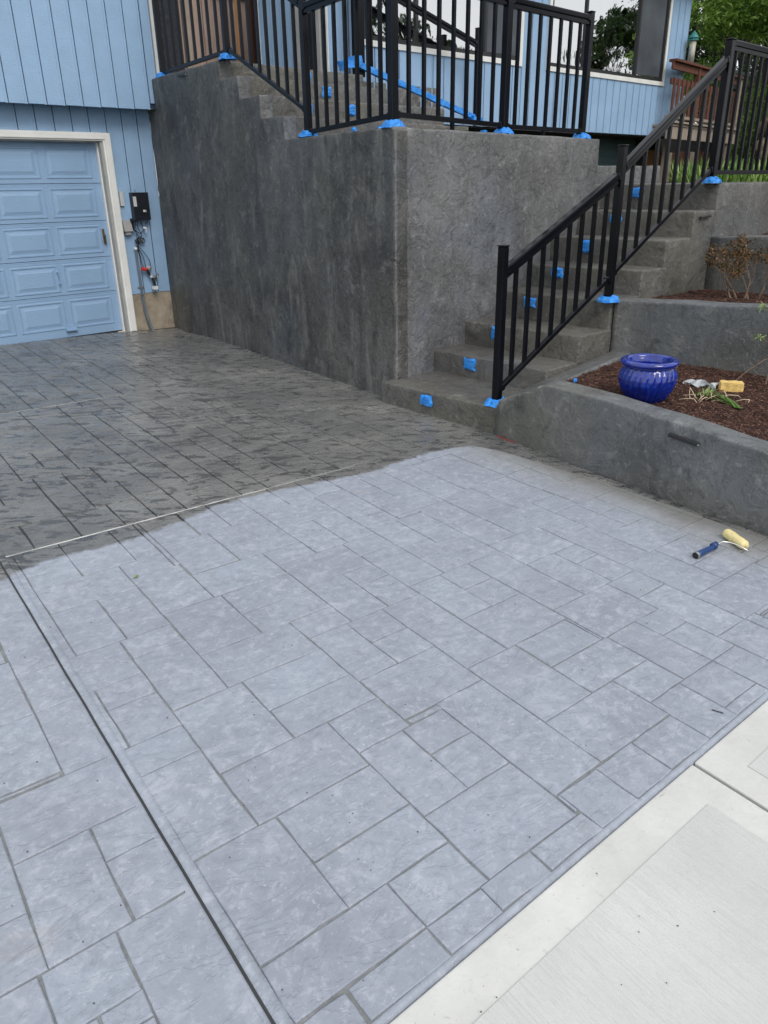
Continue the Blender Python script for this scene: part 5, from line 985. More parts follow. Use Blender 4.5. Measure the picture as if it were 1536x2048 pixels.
bm = bmesh.new(); box(bm, 4.41, 4.495, YF-.012, YF-.002, -1.148, -1.134); box(bm, 4.436, 4.464, YF-.044, YF-.030, -1.150, -1.132); obj('strap', bm, MT['galv'], t)
t = fit('hose_valve', (4.55, YF, -.95), 'red and grey outdoor valve with wires meeting at the wall above a white fitting', 'valve')
bm = bmesh.new(); tube(bm, [(4.475, YF-.055, -.915), (4.53, YF-.060, -.93)], .022, 10); obj('red_cap', bm, MT['red'], t)
bm = bmesh.new(); tube(bm, [(4.555, YF-.03, -.91), (4.585, YF-.075, -.92)], .026, 10); obj('body', bm, MT['plastic_grey'], t)
bm = bmesh.new(); tube(bm, [(4.585, YF-.05, -.925), (4.605, YF-.06, -.93)], .012, 8); obj('red_tab', bm, MT['red'], t)
bm = bmesh.new(); tube(bm, [(4.54, YF-.05, -.93), (4.555, YF-.055, -.97), (4.575, YF-.055, -1.0)], .016, 8); obj('elbow', bm, MT['black_plastic'], t)
bm = bmesh.new(); tube(bm, [(4.572, YF-.055, -.985), (4.592, YF-.055, -1.03)], .014, 8); obj('coupling', bm, MT['white_plastic'], t)
t = fit('hose_bib', (4.62, YF, -1.08), 'brass garden tap with round handle above white vacuum breaker', 'tap')
bm = bmesh.new(); tube(bm, [(4.595, YF-.05, -1.03), (4.612, YF-.06, -1.08), (4.62, YF-.06, -1.13)], .017, 8); obj('spout', bm, MT['black_plastic'], t)
bm = bmesh.new(); tube(bm, [(4.605, YF-.06, -1.055), (4.66, YF-.02, -1.05)], .013, 8); obj('tap_body', bm, MT['brass'], t)
ring = [(4.665+.026*math.cos(a), YF-.05, -1.015+.026*math.sin(a)) for a in [k*math.pi/6 for k in range(13)]]
bm = bmesh.new(); tube(bm, ring, .0045, 6, False); obj('tap_handle', bm, MT['brass'], t)
bm = bmesh.new(); box(bm, 4.588, 4.645, YF-.085, YF-.035, -1.175, -1.135); bevel(bm, .006); obj('breaker', bm, MT['white_plastic'], t)
t = fit('floor_drain', (4.55, 8.68, -1.69), 'small dark drain grate on the driveway at the foot of the tall wall corner', 'drain')
bm = bmesh.new(); dx, dy = 4.50, 8.56; zz = gz(dx, dy)
tube(bm, [(dx, dy, zz-.03), (dx, dy, zz+.006)], .055, 14); obj('drain_rim', bm, MT['black_plastic'], t)
for k in range(4):
    bm = bmesh.new(); w_ = math.sqrt(max(.0001, .045**2-(-.03+.02*k)**2)); box(bm, dx-w_, dx+w_, dy-.03+.02*k-.004, dy-.03+.02*k+.004, zz+.006, zz+.012); obj('grate_bar', bm, MT['galv'], t)

# ================================================================== RAILINGS
def post(root, x, y, z0, z1, ang=0., w=.056, cap=True, name='post'):
    bm = bmesh.new(); upright(bm, x, y, z0, z1, w, w, ang); bmesh.ops.recalc_face_normals(bm, faces=bm.faces); bevel(bm, .004, 1); p = obj(name, bm, MT['metal'], root)
    if cap:
        bm = bmesh.new(); upright(bm, x, y, z1+.001, z1+.010, w+.008, w+.008, ang); bmesh.ops.recalc_face_normals(bm, faces=bm.faces); bevel(bm, .003, 1); obj('post_cap', bm, MT['metal'], root)
    return p
def section(root, A, B, za, zb, ta, tb, n, inset=.03, balu=None, top_w=.052, top_h=.042, bottom=True, only=None, tw_m=None):
    """A,B: xy of post centres; za/zb bottom rail heights, ta/tb top rail heights (centre)"""
    A = Vector(A); B = Vector(B); d = (B-A); L = d.length; d = d/L; ang = math.atan2(d.y, d.x)
    a = A + d*inset; b_ = B - d*inset
    zl = lambda t, p, q: p + (q-p)*t
    t0, t1 = inset/L, 1-inset/L
    if bottom:
        bm = bmesh.new(); beam(bm, (*a, zl(t0, za, zb)), (*b_, zl(t1, za, zb)), .034, .036); bevel(bm, .003, 1); obj('bottom_rail', bm, tw_m or MT['metal'], root)
    bm = bmesh.new(); beam(bm, (*a, zl(t0, ta, tb)), (*b_, zl(t1, ta, tb)), .034, .036); bevel(bm, .003, 1); obj('top_rail', bm, MT['metal'], root)
    bm = bmesh.new(); beam(bm, (*a, zl(t0, ta, tb)+.040), (*b_, zl(t1, ta, tb)+.040), top_w, top_h); bevel(bm, .010, 3); obj('cap_rail', bm, MT['metal_cap'], root, smooth=False)
    for e, t in ((a, t0), (b_, t1)):                       # end brackets
        s_ = 1 if e is a else -1
        if bottom:
            bm = bmesh.new(); z = zl(t, za, zb); beam(bm, (*(e-d*s_*.004), z), (*(e+d*s_*.028), z+s_*(zb-za)/L*.028), .046, .048); bevel(bm, .004, 1); obj('bracket', bm, MT['metal'], root)
        bm = bmesh.new(); z = zl(t, ta, tb)+.036; beam(bm, (*(e-d*s_*.002), z), (*(e+d*s_*.030), z+s_*(tb-ta)/L*.030), .060, .054); bevel(bm, .006, 1); obj('bracket', bm, MT['metal'], root)
    for k in (range(1, n+1) if only is None else only):
        t = k/(n+1); p = A + (B-A)*t
        bm = bmesh.new(); upright(bm, p.x, p.y, zl(t, za, zb)+.012, zl(t, ta, tb)-.012, .0255, .0255, ang); bmesh.ops.recalc_face_normals(bm, faces=bm.faces)
        obj('baluster', bm, MT['metal'], root)
rl = empty('stair_railing', (4.27, 3.44, -1.48), 'black metal railing climbing the front steps with three posts and continuing right', 'railing')
p1, p2, p3, p4 = (4.252, 3.425), (5.548, 3.385), (7.09, 3.42), (8.95, 3.46)
post(rl, *p1, -1.475, -.395); post(rl, *p2, -.885, .235); post(rl, *p3, -.03, 1.055, w=.062); post(rl, *p4, -.03, 1.06)
section(rl, p1, p2, -1.385, -.690, -.600, .012, 8)
section(rl, p2, p3, -.685, .098, .045, .900, 8)
section(rl, p3, p4, .055, .055, 1.0, 1.0, 13, top_w=.056, top_h=.045)
ur = empty('landing_railing', (4.5, 6.0, .4), 'black metal railing running down from the porch and round the high landing block', 'railing')
I = lambda y: tuple(wpt(y, .075))
q0, q1, q2, q3, q4, q5 = I(8.95), I(7.30), I(5.86), (4.378, 4.625), (5.66, 4.62), (6.82, 4.62)
wa = math.atan2(WD.y, WD.x)
post(ur, *q0, 1.14, 2.16, wa); post(ur, *q1, 1.135, 2.15, wa); post(ur, *q2, .385, 1.395, wa); post(ur, *q3, .39, 1.41, wa, w=.062); post(ur, *q4, .37, 1.39, w=.062); post(ur, *q5, .37, 1.385)
section(ur, q0, q1, 1.195, 1.205, 2.07, 2.06, 8)
section(ur, q1, q2, 1.235, .590, 2.04, 1.34, 8)
section(ur, q2, q3, .425, .470, 1.31, 1.33, 7)
section(ur, q3, q4, .478, .445, 1.33, 1.32, 7)
section(ur, q4, q5, .438, .432, 1.31, 1.305, 7)
bm = bmesh.new(); upright(bm, 5.02, 4.62, .375, .45, .026, .026, 0); obj('support_foot', bm, MT['metal'], ur)
bm = bmesh.new(); upright(bm, 6.22, 4.62, .365, .43, .026, .026, 0); obj('support_foot', bm, MT['metal'], ur)
hr = empty('house_side_railing', (7.5, 7.45, .9), 'black stair railing against the blue house wall, its lower rail wrapped in blue tape', 'railing')
c1, c2 = (6.50, 7.48), (8.58, 7.48)
post(hr, *c1, 1.14, 2.2); post(hr, *c2, .70, 1.80)
section(hr, c1, c2, 1.262, .792, 2.10, 1.60, 16, only=(2, 4), tw_m=MT['metal'])
# second porch railing seen behind
bm = bmesh.new(); upright(bm, 6.62, 7.56, 1.14, 2.3, .10, .10, 0); obj('porch_post', bm, MT['metal'], hr)

# ================================================================== BLUE TAPE
def crumple(v, amp, f, s): return Vector((noise.noise(v*f+Vector((s, 0, 0))), noise.noise(v*f+Vector((0, s, 0))), noise.noise(v*f+Vector((0, 0, s)))))*amp
def tape_patch(loc, w, h, nrm, label, seed, tail=False):
    """patch of tape folded over a small step light; nrm = '-x' or '-y'"""
    r = random.Random(seed)
    t = empty('taped_step_light', loc, label, 'blue tape', 'step lights masked with blue tape')
    bm = bmesh.new(); nx, ny = 8, 7; g = {}
    for j in range(ny+1):
        for i in range(nx+1):
            u = i/nx-.5; v = j/ny-.5
            e = min(.5-abs(u), .5-abs(v)); d = .017*min(1, e*7) + .001
            uu = u*w*(1+.10*math.sin(seed*3+v*7)); vv = v*h*(1+.12*math.cos(seed+u*6))
            if nrm == '-x': p = Vector((loc[0]-d, loc[1]+uu, loc[2]+vv))
            else: p = Vector((loc[0]+uu, loc[1]-d, loc[2]+vv))
            g[i, j] = bm.verts.new(p + crumple(p, .0035, 45, seed*1.7))
    for j in range(ny):
        for i in range(nx): bm.faces.new((g[i, j], g[i+1, j], g[i+1, j+1], g[i, j+1]))
    # skirt back to the riser
    bd = [e for e in bm.edges if e.is_boundary]; ex = bmesh.ops.extrude_edge_only(bm, edges=bd)
    for v in [q for q in ex['geom'] if isinstance(q, bmesh.types.BMVert)]:
        if nrm == '-x': v.co.x = loc[0]+.006
        else: v.co.y = loc[1]+.006
    bmesh.ops.recalc_face_normals(bm, faces=bm.faces)
    obj('tape_sheet', bm, MT['tape'], t)
    bm = bmesh.new()
    for k in range(2):
        zc = loc[2] + (r.random()-.3)*h*.5
        if nrm == '-x': beam(bm, (loc[0]-.020, loc[1]-w*.36, zc), (loc[0]-.022, loc[1]+w*.38, zc+r.uniform(-.012, .012)), .002, .012)
        else: beam(bm, (loc[0]-w*.36, loc[1]-.020, zc), (loc[0]+w*.38, loc[1]-.022, zc+r.uniform(-.012, .012)), .002, .012)
    obj('tape_fold', bm, MT['tape'], t)
    return t
names = ['lowest', 'second', 'third', 'fourth', 'fifth', 'sixth', 'seventh', 'top (eighth)']
ty = [4.066, 4.128, 4.176, 4.167, 4.195, 4.139, 4.122, 4.149]; tz_ = [-1.560, -1.375, -1.180, -.965, -.752, -.548, -.325, -.108]
for k in range(8):
    tape_patch((NX[k]-.004, ty[k], tz_[k]), .125, .085+.01*(k % 3), '-x', 'blue masking tape over a step light on the %s riser of the front steps' % names[k], k+1)
for (x, y, z, s, lab) in ((5.70, 7.36, 1.06, 21, 'blue taped step light on the topmost porch step riser, farthest from the camera'), (5.65, 6.97, .885, 22, 'blue taped step light on the second porch step riser from the top'),
                          (5.10, 6.56, .675, 23, 'small blue taped light low on third porch riser beside the left post'), (5.62, 6.56, .690, 24, 'blue taped step light on third porch riser, right of the left post'),
                          (5.30, 6.15, .455, 25, 'narrow blue taped light on lowest porch riser under the railing'), (5.66, 6.15, .470, 26, 'wide blue taped light on lowest porch riser near the corner post')):
    tape_patch((x, y-.004, z), .115 if s not in (23, 25) else .05, .095, '-y', lab, s)
def tape_base(x, y, z, label, seed, ang=0., w=.115, h=.05):
    t = empty('taped_post_base', (x, y, z), label, 'blue tape', 'post base plates wrapped in blue tape')
    bm = bmesh.new(); n = 20; rows = []
    for lvl, (rr, zz) in enumerate(((w*.66, 0.), (w*.60, h*.35), (w*.50, h*.70), (w*.33, h), (w*.30, h*.9))):
        row = []
        for k in range(n):
            a = 2*math.pi*k/n; q = max(abs(math.cos(a)), abs(math.sin(a)))**.7
            p = Vector((x + rr/q*math.cos(a+ang)*1.05, y + rr/q*math.sin(a+ang)*1.05, z+zz))
            p += crumple(p, .017 if lvl else .008, 34, seed*2.3); p.z = max(p.z, z+.001 if lvl else z-.01)
            row.append(bm.verts.new(p))
        rows.append(row)
    for a, b_ in zip(rows, rows[1:]):
        for k in range(n): bm.faces.new((a[k], a[(k+1) % n], b_[(k+1) % n], b_[k]))
    bmesh.ops.recalc_face_normals(bm, faces=bm.faces)
    obj('tape_wrap', bm, MT['tape'], t)
    bm = bmesh.new(); r = random.Random(seed)
    for k in range(5):
        a = r.uniform(0, 6.28); p = Vector((x+math.cos(a)*w*.55, y+math.sin(a)*w*.55, z+h*.35)); q = Vector((x+math.cos(a+.7)*w*.52, y+math.sin(a+.7)*w*.52, z+h*r.uniform(.5, .95)))
        beam(bm, p, q, .003, .022, r.uniform(-.6, .6))
    obj('tape_fold', bm, MT['tape'], t)
tape_base(*p1, -1.484, 'blue tape wrapped round the foot of the lowest railing post, on the bottom step', 1)
tape_base(*p2, -.886, 'blue tape round the foot of the middle railing post on the fourth step', 2)
tape_base(*p3, -.031, 'blue tape round the foot of the topmost stair post beside iris leaves', 3)
tape_base(*p4, -.022, 'blue tape round a post foot at the far right end of the railing', 4)
tape_base(*q0, 1.145, 'blue tape at the post foot touching the white garage corner trim', 5, wa)
tape_base(*q1, 1.137, 'crumpled blue tape at the post foot atop the stepped wall end', 6, wa)
tape_base(*q2, .388, 'crumpled blue tape at the post foot where the sloping wall steps end', 7, wa)
tape_base(*q3, .388, 'crumpled blue tape at the corner post foot on the landing block', 8, wa)
tape_base(*q4, .378, 'blue tape at the middle post foot on front of the landing block', 9)
tape_base(*q5, .370, 'blue tape at the last post foot on right end of the landing block', 10)
t = empty('support_tape', (6.2, 4.62, .37), 'small blue tape scrap round a rail support on the landing block', 'blue tape')
bm = bmesh.new(); upright(bm, 5.42, 4.63, .372, .402, .05, .04, .2); slicebm(bm, .015)
for v in bm.verts: v.co += crumple(v.co, .006, 40, 3)
obj('tape_wrap', bm, MT['tape'], t)
# tape sleeve along the lower rail of the house side railing
t = empty('rail_tape', (7.5, 7.48, 1.03), 'long blue tape sleeve sloping down along the rail in front of blue siding', 'blue tape')
bm = bmesh.new(); beam(bm, (6.40, 7.48, 1.285), (8.54, 7.48, .80), .052, .062); slicebm(bm, .07, 'x'); slicebm(bm, .02, 'z')
for v in bm.verts: v.co += crumple(v.co, .008, 16, 4)
obj('tape_wrap', bm, MT['tape'], t)
bm = bmesh.new(); beam(bm, (6.28, 7.47, 1.22), (6.55, 7.47, 1.30), .12, .09); slicebm(bm, .03)
for v in bm.verts: v.co += crumple(v.co, .03, 9, 5)
obj('tape_bunch', bm, MT['tape'], t)
bm = bmesh.new(); beam(bm, (8.46, 7.47, .775), (8.64, 7.47, .765), .12, .06); slicebm(bm, .03)
for v in bm.verts: v.co += crumple(v.co, .02, 12, 6)
obj('tape_bunch', bm, MT['tape'], t)
t = empty('tape_scrap', (4.49, 2.93, -1.27), 'tiny crumpled blue tape scrap on the mulch near the steps', 'tape scrap')
bm = bmesh.new(); bmesh.ops.create_icosphere(bm, subdivisions=2, radius=.017, matrix=Matrix.Translation((4.47, 2.92, -1.262)))
for v in bm.verts: v.co += crumple(v.co, .014, 60, 2)
obj('scrap', bm, MT['tape'], t)

# ---- under-cap wall lights (thin dark bars)
def wall_light(p, q, drop, label, nx):
    t = empty('wall_light', p, label, 'wall light', 'slim wall lights under the concrete caps')
    p = Vector(p); q = Vector(q); n = Vector(nx)
    bm = bmesh.new(); beam(bm, p+n*.006, q+n*.006, .018, .008); bevel(bm, .002, 1); obj('bracket', bm, MT['bronze'], t)
    bm = bmesh.new(); beam(bm, p+n*.014+Vector((0, 0, -.008)), q+n*.014+Vector((0, 0, -.008)), .004, .019); bevel(bm, .002, 1); obj('face_plate', bm, MT['bronze'], t)
    d = (q-p).normalized(); bm = bmesh.new(); tube(bm, [q+n*.008-d*.012+Vector((0, 0, -.008)), q+n*.010+d*.003+Vector((0, 0, -.008))], .007, 8); obj('end_lens', bm, MT['chrome'], t)
def fxy(y): return fx(y)
wall_light((fx(1.93)-.006, 1.93, -1.300), (fx(1.74)-.006, 1.74, -1.312), 0, 'slim dark light bar under the cap of the long front planter wall', (-1, -.08, 0))
a_ = wpt(8.35); b_2 = wpt(8.13)
wall_light((a_.x-.004, a_.y, 1.108), (b_2.x-.004, b_2.y, 1.100), 0, 'slim dark light bar high on the tall wall near the garage corner', (-WN.x, -WN.y, 0))
wall_light((6.83, 3.348, -.300), (7.02, 3.348, -.290), 0, 'slim dark light bar on the stair side below the top step', (0, -1, 0))

# ================================================================== POT
t = empty('flower_pot', (4.43, 2.37, -1.30), 'glossy cobalt blue ribbed ceramic pot with a rolled rim on the mulch', 'pot')
def lathe(bm, prof, cx, cy, z0, n=72, ribs=0, amp=0., twist=0.):
    rows = []
    for i, (r_, z) in enumerate(prof):
        row = []
        for k in range(n):
            a = 2*math.pi*k/n
            w_ = 0
            if ribs and prof[i][1] < ribs[1]:
                fz = z/ribs[1]; env = math.sin(min(1, max(0, fz))*math.pi)**.6
                w_ = -amp*env*abs(math.sin((a*ribs[0] + twist*(1-fz)*2.2)/2))**6
            rr = r_ + w_; row.append(bm.verts.new((cx+rr*math.cos(a), cy+rr*math.sin(a), z0+z)))
        rows.append(row)
    for a, b_ in zip(rows, rows[1:]):
        for k in range(n): bm.faces.new((a[k], a[(k+1) % n], b_[(k+1) % n], b_[k]))
    return rows
px_, py_, pz_ = 4.435, 2.37, -1.297
S_ = .95
body = [(.095, 0), (.115, .012), (.142, .045), (.168, .088), (.184, .13), (.188, .165), (.182, .20), (.168, .228), (.157, .243)]
body = [(a*S_, b_*S_) for a, b_ in body]
bm = bmesh.new()
fine_b = []
for (a, b_) in zip(body, body[1:]):
    for k in range(4): fine_b.append((a[0]+(b_[0]-a[0])*k/4, a[1]+(b_[1]-a[1])*k/4))
fine_b.append(body[-1])
rw = lathe(bm, fine_b, px_, py_, pz_, 192, (26, .235*S_), .0095, 3)
bm.faces.new(rw[0][::-1]); bmesh.ops.recalc_face_normals(bm, faces=bm.faces)
obj('pot_body', bm, MT['glaze'], t, smooth=True)
rim = [(.157, .241)] + [(.163+.024*math.cos(a), .268+.020*math.sin(a)) for a in [R(-75)+k*R(255)/16 for k in range(17)]] + [(.135, .262), (.128, .235), (.13, .16), (.10, .08), (0.002, .07)]
bm = bmesh.new(); lathe(bm, [(a*S_, b_*S_) for a, b_ in rim], px_, py_, pz_, 96); bmesh.ops.recalc_face_normals(bm, faces=bm.faces)
obj('rim', bm, MT['glaze'], t, smooth=True)
# ================================================================== FOAM, FILM, CUT LEAVES
zb = zf1(5.10, 2.13)
t = empty('foam_block', (5.10, 2.13, zb), 'yellow foam sponge block lying on the mulch', 'sponge')
bm = bmesh.new(); beam(bm, (5.03, 2.165, zb+.040), (5.11, 2.045, zb+.040), .065, .070); bevel(bm, .006, 2); slicebm(bm, .02)
for v in bm.verts: v.co += crumple(v.co, .006, 25, 1)
obj('foam', bm, MT['foam'], t, smooth=True)
t = empty('plastic_wrap', (5.08, 2.27, zb), 'crumpled clear plastic wrap lying beside the yellow foam block', 'plastic wrap')
bm = bmesh.new()
for j in range(2):
    g = {}
    for a in range(19):
        for b_ in range(11):
            p = Vector((5.03 + (b_/10-.5)*.10*(1-.5*a/18), 2.20 + a/18*.19, zb+.03 + .012*j))
            g[a, b_] = bm.verts.new(p + crumple(p, .055, 19, j*5+1) + crumple(p, .012, 60, j))
    for a in range(18):
        for b_ in range(10): bm.faces.new((g[a, b_], g[a+1, b_], g[a+1, b_+1], g[a, b_+1]))
for v in bm.verts: v.co.z = max(v.co.z, zf1(v.co.x, v.co.y)+.004)
obj('film', bm, MT['film'], t, smooth=True)
def blade(bm, base, tip, w, sag=.0, n=5, up=Vector((0, 0, 1))):
    base = Vector(base); tip = Vector(tip); d = tip-base; s_ = d.cross(up)
    if s_.length < 1e-4: s_ = Vector((1, 0, 0))
    s_.normalize(); pv = None
    for i in range(n+1):
        t_ = i/n; p = base + d*t_ - up*sag*(t_*t_) + up*sag*.35*math.sin(math.pi*t_)
        ww = w*(1-t_)**.6*.5 if i < n else .0003
        a = bm.verts.new(p - s_*ww); b_ = bm.verts.new(p + s_*ww - up*ww*.3)
        if pv: bm.faces.new((pv[0], pv[1], b_, a))
        pv = (a, b_)
r = random.Random(12)
t = empty('cut_leaves', (4.72, 2.02, -1.27), 'pulled up bunch of green iris leaves and pale roots lying on mulch', 'cut leaves')
bm = bmesh.new()
for k in range(10):
    b0 = Vector((4.60+r.uniform(-.015, .015), 1.83+r.uniform(-.01, .03), 0)); tp = Vector((4.80+r.uniform(-.05, .05), 2.10+r.uniform(-.05, .10), 0))
    b0.z = zf1(b0.x, b0.y)+.018; tp.z = zf1(tp.x, tp.y)+r.uniform(.02, .05); blade(bm, b0, tp, .016, r.uniform(-.02, .02), 6)
obj('green_blades', bm, MT['iris'], t)
bm = bmesh.new()
for k in range(12):
    a = Vector((4.72+r.uniform(-.07, .07), 2.02+r.uniform(-.12, .16), 0)); b_ = a + Vector((r.uniform(-.14, .12), r.uniform(-.12, .14), 0)); m_ = (a+b_)/2 + Vector((r.uniform(-.04, .04), r.uniform(-.04, .04), 0))
    for q in (a, b_): q.z = zf1(q.x, q.y)+.014
    m_.z = zf1(m_.x, m_.y)+r.uniform(.02, .06)
    tube(bm, [a, (a+m_)/2+Vector((0, 0, .006)), m_, (b_+m_)/2+Vector((0, 0, .006)), b_], [.0022, .003, .0035, .003, .0016], 5)
obj('pale_stalks', bm, MT['stalk'], t)
bm = bmesh.new()
for k in range(30):
    a = Vector((4.78+r.uniform(-.05, .05), 2.14+r.uniform(-.05, .05), 0)); a.z = zf1(a.x, a.y)+.015; an = r.uniform(0, 6.28)
    blade(bm, a, a+Vector((math.cos(an)*.035, math.sin(an)*.035, r.uniform(.01, .06))), .010, .004, 3)
obj('green_tips', bm, MT['paleleaf'], t)
t = empty('dry_root', (4.55, 2.2, -1.27), 'thin pale dry root lying on mulch right of the pot', 'root')
bm = bmesh.new(); zr = zf1(4.52, 2.15)+.012
tube(bm, [(4.50, 2.06, zr), (4.54, 2.10, zr+.01), (4.55, 2.13, zr+.006), (4.60, 2.16, zr+.012), (4.60, 2.20, zr+.004)], .0028, 5)
tube(bm, [(4.54, 2.10, zr+.01), (4.50, 2.14, zr+.012), (4.49, 2.17, zr+.003)], .002, 5); obj('root', bm, MT['stalk'], t)

# ================================================================== PAINT ROLLER
def gp(x, y, h=0.): return Vector((x, y, gz(x, y)+h))
t = empty('paint_roller', (3.6, 1.4, gz(3.6, 1.4)), 'paint roller with a navy handle and cream nap lying on the driveway', 'paint roller')
ra = gp(3.665, 1.425, .026); rb = gp(3.575, 1.285, .026)
d = (rb-ra).normalized(); L = (rb-ra).length
bm = bmesh.new()
tube(bm, [ra-d*.002, ra+d*.003, ra+d*.010, ra+d*.022]+[ra+d*(.022+(L-.044)*k/8) for k in range(1, 9)]+[rb-d*.010, rb-d*.003, rb+d*.002], [.013, .020, .0245, .026]+[.026]*8+[.0245, .020, .013], 22)
for v in bm.verts: v.co += crumple(v.co, .0022, 60, 1)
obj('nap', bm, MT['nap'], t, smooth=True)
ha = gp(3.325, 1.408, .017); hb = gp(3.480, 1.392, .019); d2 = (hb-ha).normalized()
bm = bmesh.new(); tube(bm, [ha, ha+d2*.02, ha+d2*.06, ha+d2*.10, ha+d2*.13, ha+d2*.155, hb-Vector((0, 0, 0))], [.0145, .0155, .0145, .0132, .013, .0155, .013], 18); obj('handle', bm, MT['handle'], t, smooth=True)
bm = bmesh.new(); tube(bm, [hb-d2*.020+Vector((0, 0, .004)), hb+d2*.008+Vector((0, 0, .012))], [.019, .013], 14); obj('thumb_guard', bm, MT['handle'], t, smooth=True)
bm = bmesh.new(); tube(bm, [ha-d2*.014, ha+d2*.001], [.0165, .0172], 18, False); obj('ferrule', bm, MT['galv'], t, smooth=True)
bm = bmesh.new(); tube(bm, [ha-d2*.012, ha-d2*.004], .0155, 16); obj('threaded_hole', bm, MT['frame_black'], t)
bm = bmesh.new()
tube(bm, [hb, hb+Vector((.02, -.003, .005)), hb+Vector((.05, -.012, .012)), hb+Vector((.070, -.035, .010)), hb+Vector((.080, -.070, .006)), rb+d*.022+Vector((-.02, -.012, -.004)), rb+d*.016, rb-d*.01], .0032, 8)
obj('wire_frame', bm, MT['chrome'], t, smooth=True)
t = empty('bud', (1.25, 3.0, 0), 'tiny fallen white green bud lying on the pale driveway', 'bud')
x, y = 1.28, 3.07
t.location = (0, 0, 0)
bm = bmesh.new(); b0 = gp(1.235, 3.055, .006); tube(bm, [b0, b0+Vector((.012, .004, .003)), b0+Vector((.022, .006, 0))], [.003, .0065, .002], 7); obj('bud_body', bm, MT['paleleaf'], t)
t = empty('dark_twig', (0, 0, 0), 'short dark twig on the driveway edge near the sidewalk', 'twig')
bm = bmesh.new(); x, y = uvp(1.72, -.02); b0 = gp(x, y, .003); b1 = gp(*uvp(1.735, -.055), .003); tube(bm, [b0, b1], .0018, 5); obj('twig', bm, MT['frame_black'], t)
r = random.Random(55); bm = bmesh.new()
for k in range(260):
    if k < 60: u, v = r.uniform(.2, 2.6), r.uniform(-1.2, -.17)
    else: u, v = r.uniform(-.5, 3.0), r.uniform(-.05, 2.4)
    x, y = uvp(u, v); p = gp(x, y, .002 if v > -.1 else .001); q = r.uniform(.0012, .0032)
    a = r.uniform(0, 6.28); c_, s_ = math.cos(a)*q, math.sin(a)*q
    v4 = [bm.verts.new(p+Vector(w_)) for w_ in ((c_, s_, 0), (-s_*.7, c_*.7, 0), (-c_, -s_, 0), (s_*.8, -c_*.8, 0))]; tp = bm.verts.new(p+Vector((0, 0, q)))
    for i in range(4): bm.faces.new((v4[i], v4[(i+1) % 4], tp))
tag(obj('grit', bm, MT['soil']), 'tiny dark grit scattered over the driveway and sidewalk', 'grit', kind='stuff')
t = empty('red_tape', (4.14, 3.3, -1.68), 'thin red tape line at the base where the front wall starts', 'red tape')
bm = bmesh.new(); beam(bm, (4.150, 3.33, gz(4.15, 3.33)+.004), (4.118, 3.14, gz(4.12, 3.14)+.003), .004, .003); obj('tape_line', bm, MT['red'], t)

# ================================================================== SHRUBS
def branchy(bm, base, d, L, rad, depth, r, tips, spread=.55, seg=3, droop=0.):
    p = Vector(base); pts = [p.copy()]; dd = Vector(d).normalized()
    for i in range(seg):
        dd = (dd + Vector((r.uniform(-1, 1), r.uniform(-1, 1), r.uniform(-.5, .7)))*.22 + Vector((0, 0, -droop))).normalized()
        p = p + dd*L/seg; pts.append(p.copy())
    rr = [rad*(1-.45*i/seg) for i in range(seg+1)]
    tube(bm, pts, rr, 5 if depth > 1 else 4, False)
    if depth == 0: tips.append((p.copy(), dd.copy())); return
    for k in range(r.choice((2, 3, 3))):
        nd = (dd + Vector((r.uniform(-1, 1), r.uniform(-1, 1), r.uniform(-.4, .9)))*spread).normalized()
        branchy(bm, pts[-1] if k else pts[-2], nd, L*r.uniform(.6, .82), rr[-1]*.8, depth-1, r, tips, spread, seg, droop)
def leafcard(bm, p, d, L, w, r, bend=.3):
    d = Vector(d).normalized(); s_ = d.cross(Vector((r.uniform(-1, 1), r.uniform(-1, 1), r.uniform(-1, 1))))
    if s_.length < 1e-3: return
    s_.normalize(); n = s_.cross(d)
    a = bm.verts.new(p); b_ = bm.verts.new(p + d*L*.5 + s_*w/2 + n*L*bend*.15); c_ = bm.verts.new(p + d*L - n*L*bend*.3); e = bm.verts.new(p + d*L*.5 - s_*w/2 + n*L*bend*.15)
    bm.faces.new((a, b_, c_, e))
r = random.Random(31)
t = empty('dry_bush', (6.72, 2.82, -.93), 'half dead shrub with orange brown leaves in the upper planter', 'shrub')
bm = bmesh.new(); tips = []
for (b0, dd, L) in (((6.62, 2.86, -.95), (-.25, .55, .9), .17), ((6.74, 2.78, -.95), (.05, .18, 1), .19), ((6.70, 2.80, -.95), (.1, -.35, 1), .18), ((6.78, 2.72, -.95), (-.1, -.5, 1), .17), ((6.66, 2.84, -.95), (-.05, .2, 1), .15)):
    branchy(bm, b0, dd, L, .011, 4, r, tips, .62)
obj('stems', bm, MT['twig'], t)
bm = bmesh.new()
for p, dd in tips:
    for k in range(7): leafcard(bm, p+Vector((r.uniform(-.02, .02), r.uniform(-.02, .02), r.uniform(-.03, .02))), dd+Vector((r.uniform(-1, 1), r.uniform(-1, 1), r.uniform(-.8, .8))), r.uniform(.016, .030), r.uniform(.009, .015), r)
obj('leaves', bm, MT['dryleaf'], t)
t = empty('young_shrub', (5.42, 2.0, -1.3), 'spindly young plant with pale green leaf tufts at the right edge', 'plant')
bm = bmesh.new()
tube(bm, [(5.42, 2.02, -1.32), (5.42, 2.01, -1.12), (5.43, 1.99, -.95), (5.44, 1.98, -.80), (5.44, 2.0, -.70)], [.006, .005, .004, .003, .002], 6)
tube(bm, [(5.30, 2.20, -1.31), (5.33, 2.13, -1.22), (5.38, 2.04, -1.13), (5.43, 1.96, -1.09)], [.005, .005, .004, .003], 6)
tube(bm, [(5.43, 1.99, -.86), (5.42, 2.05, -.80), (5.41, 2.13, -.785)], .0025, 5); tube(bm, [(5.42, 2.01, -1.05), (5.42, 2.07, -1.01), (5.42, 2.11, -.995)], .002, 5)
obj('stems', bm, MT['twig'], t)
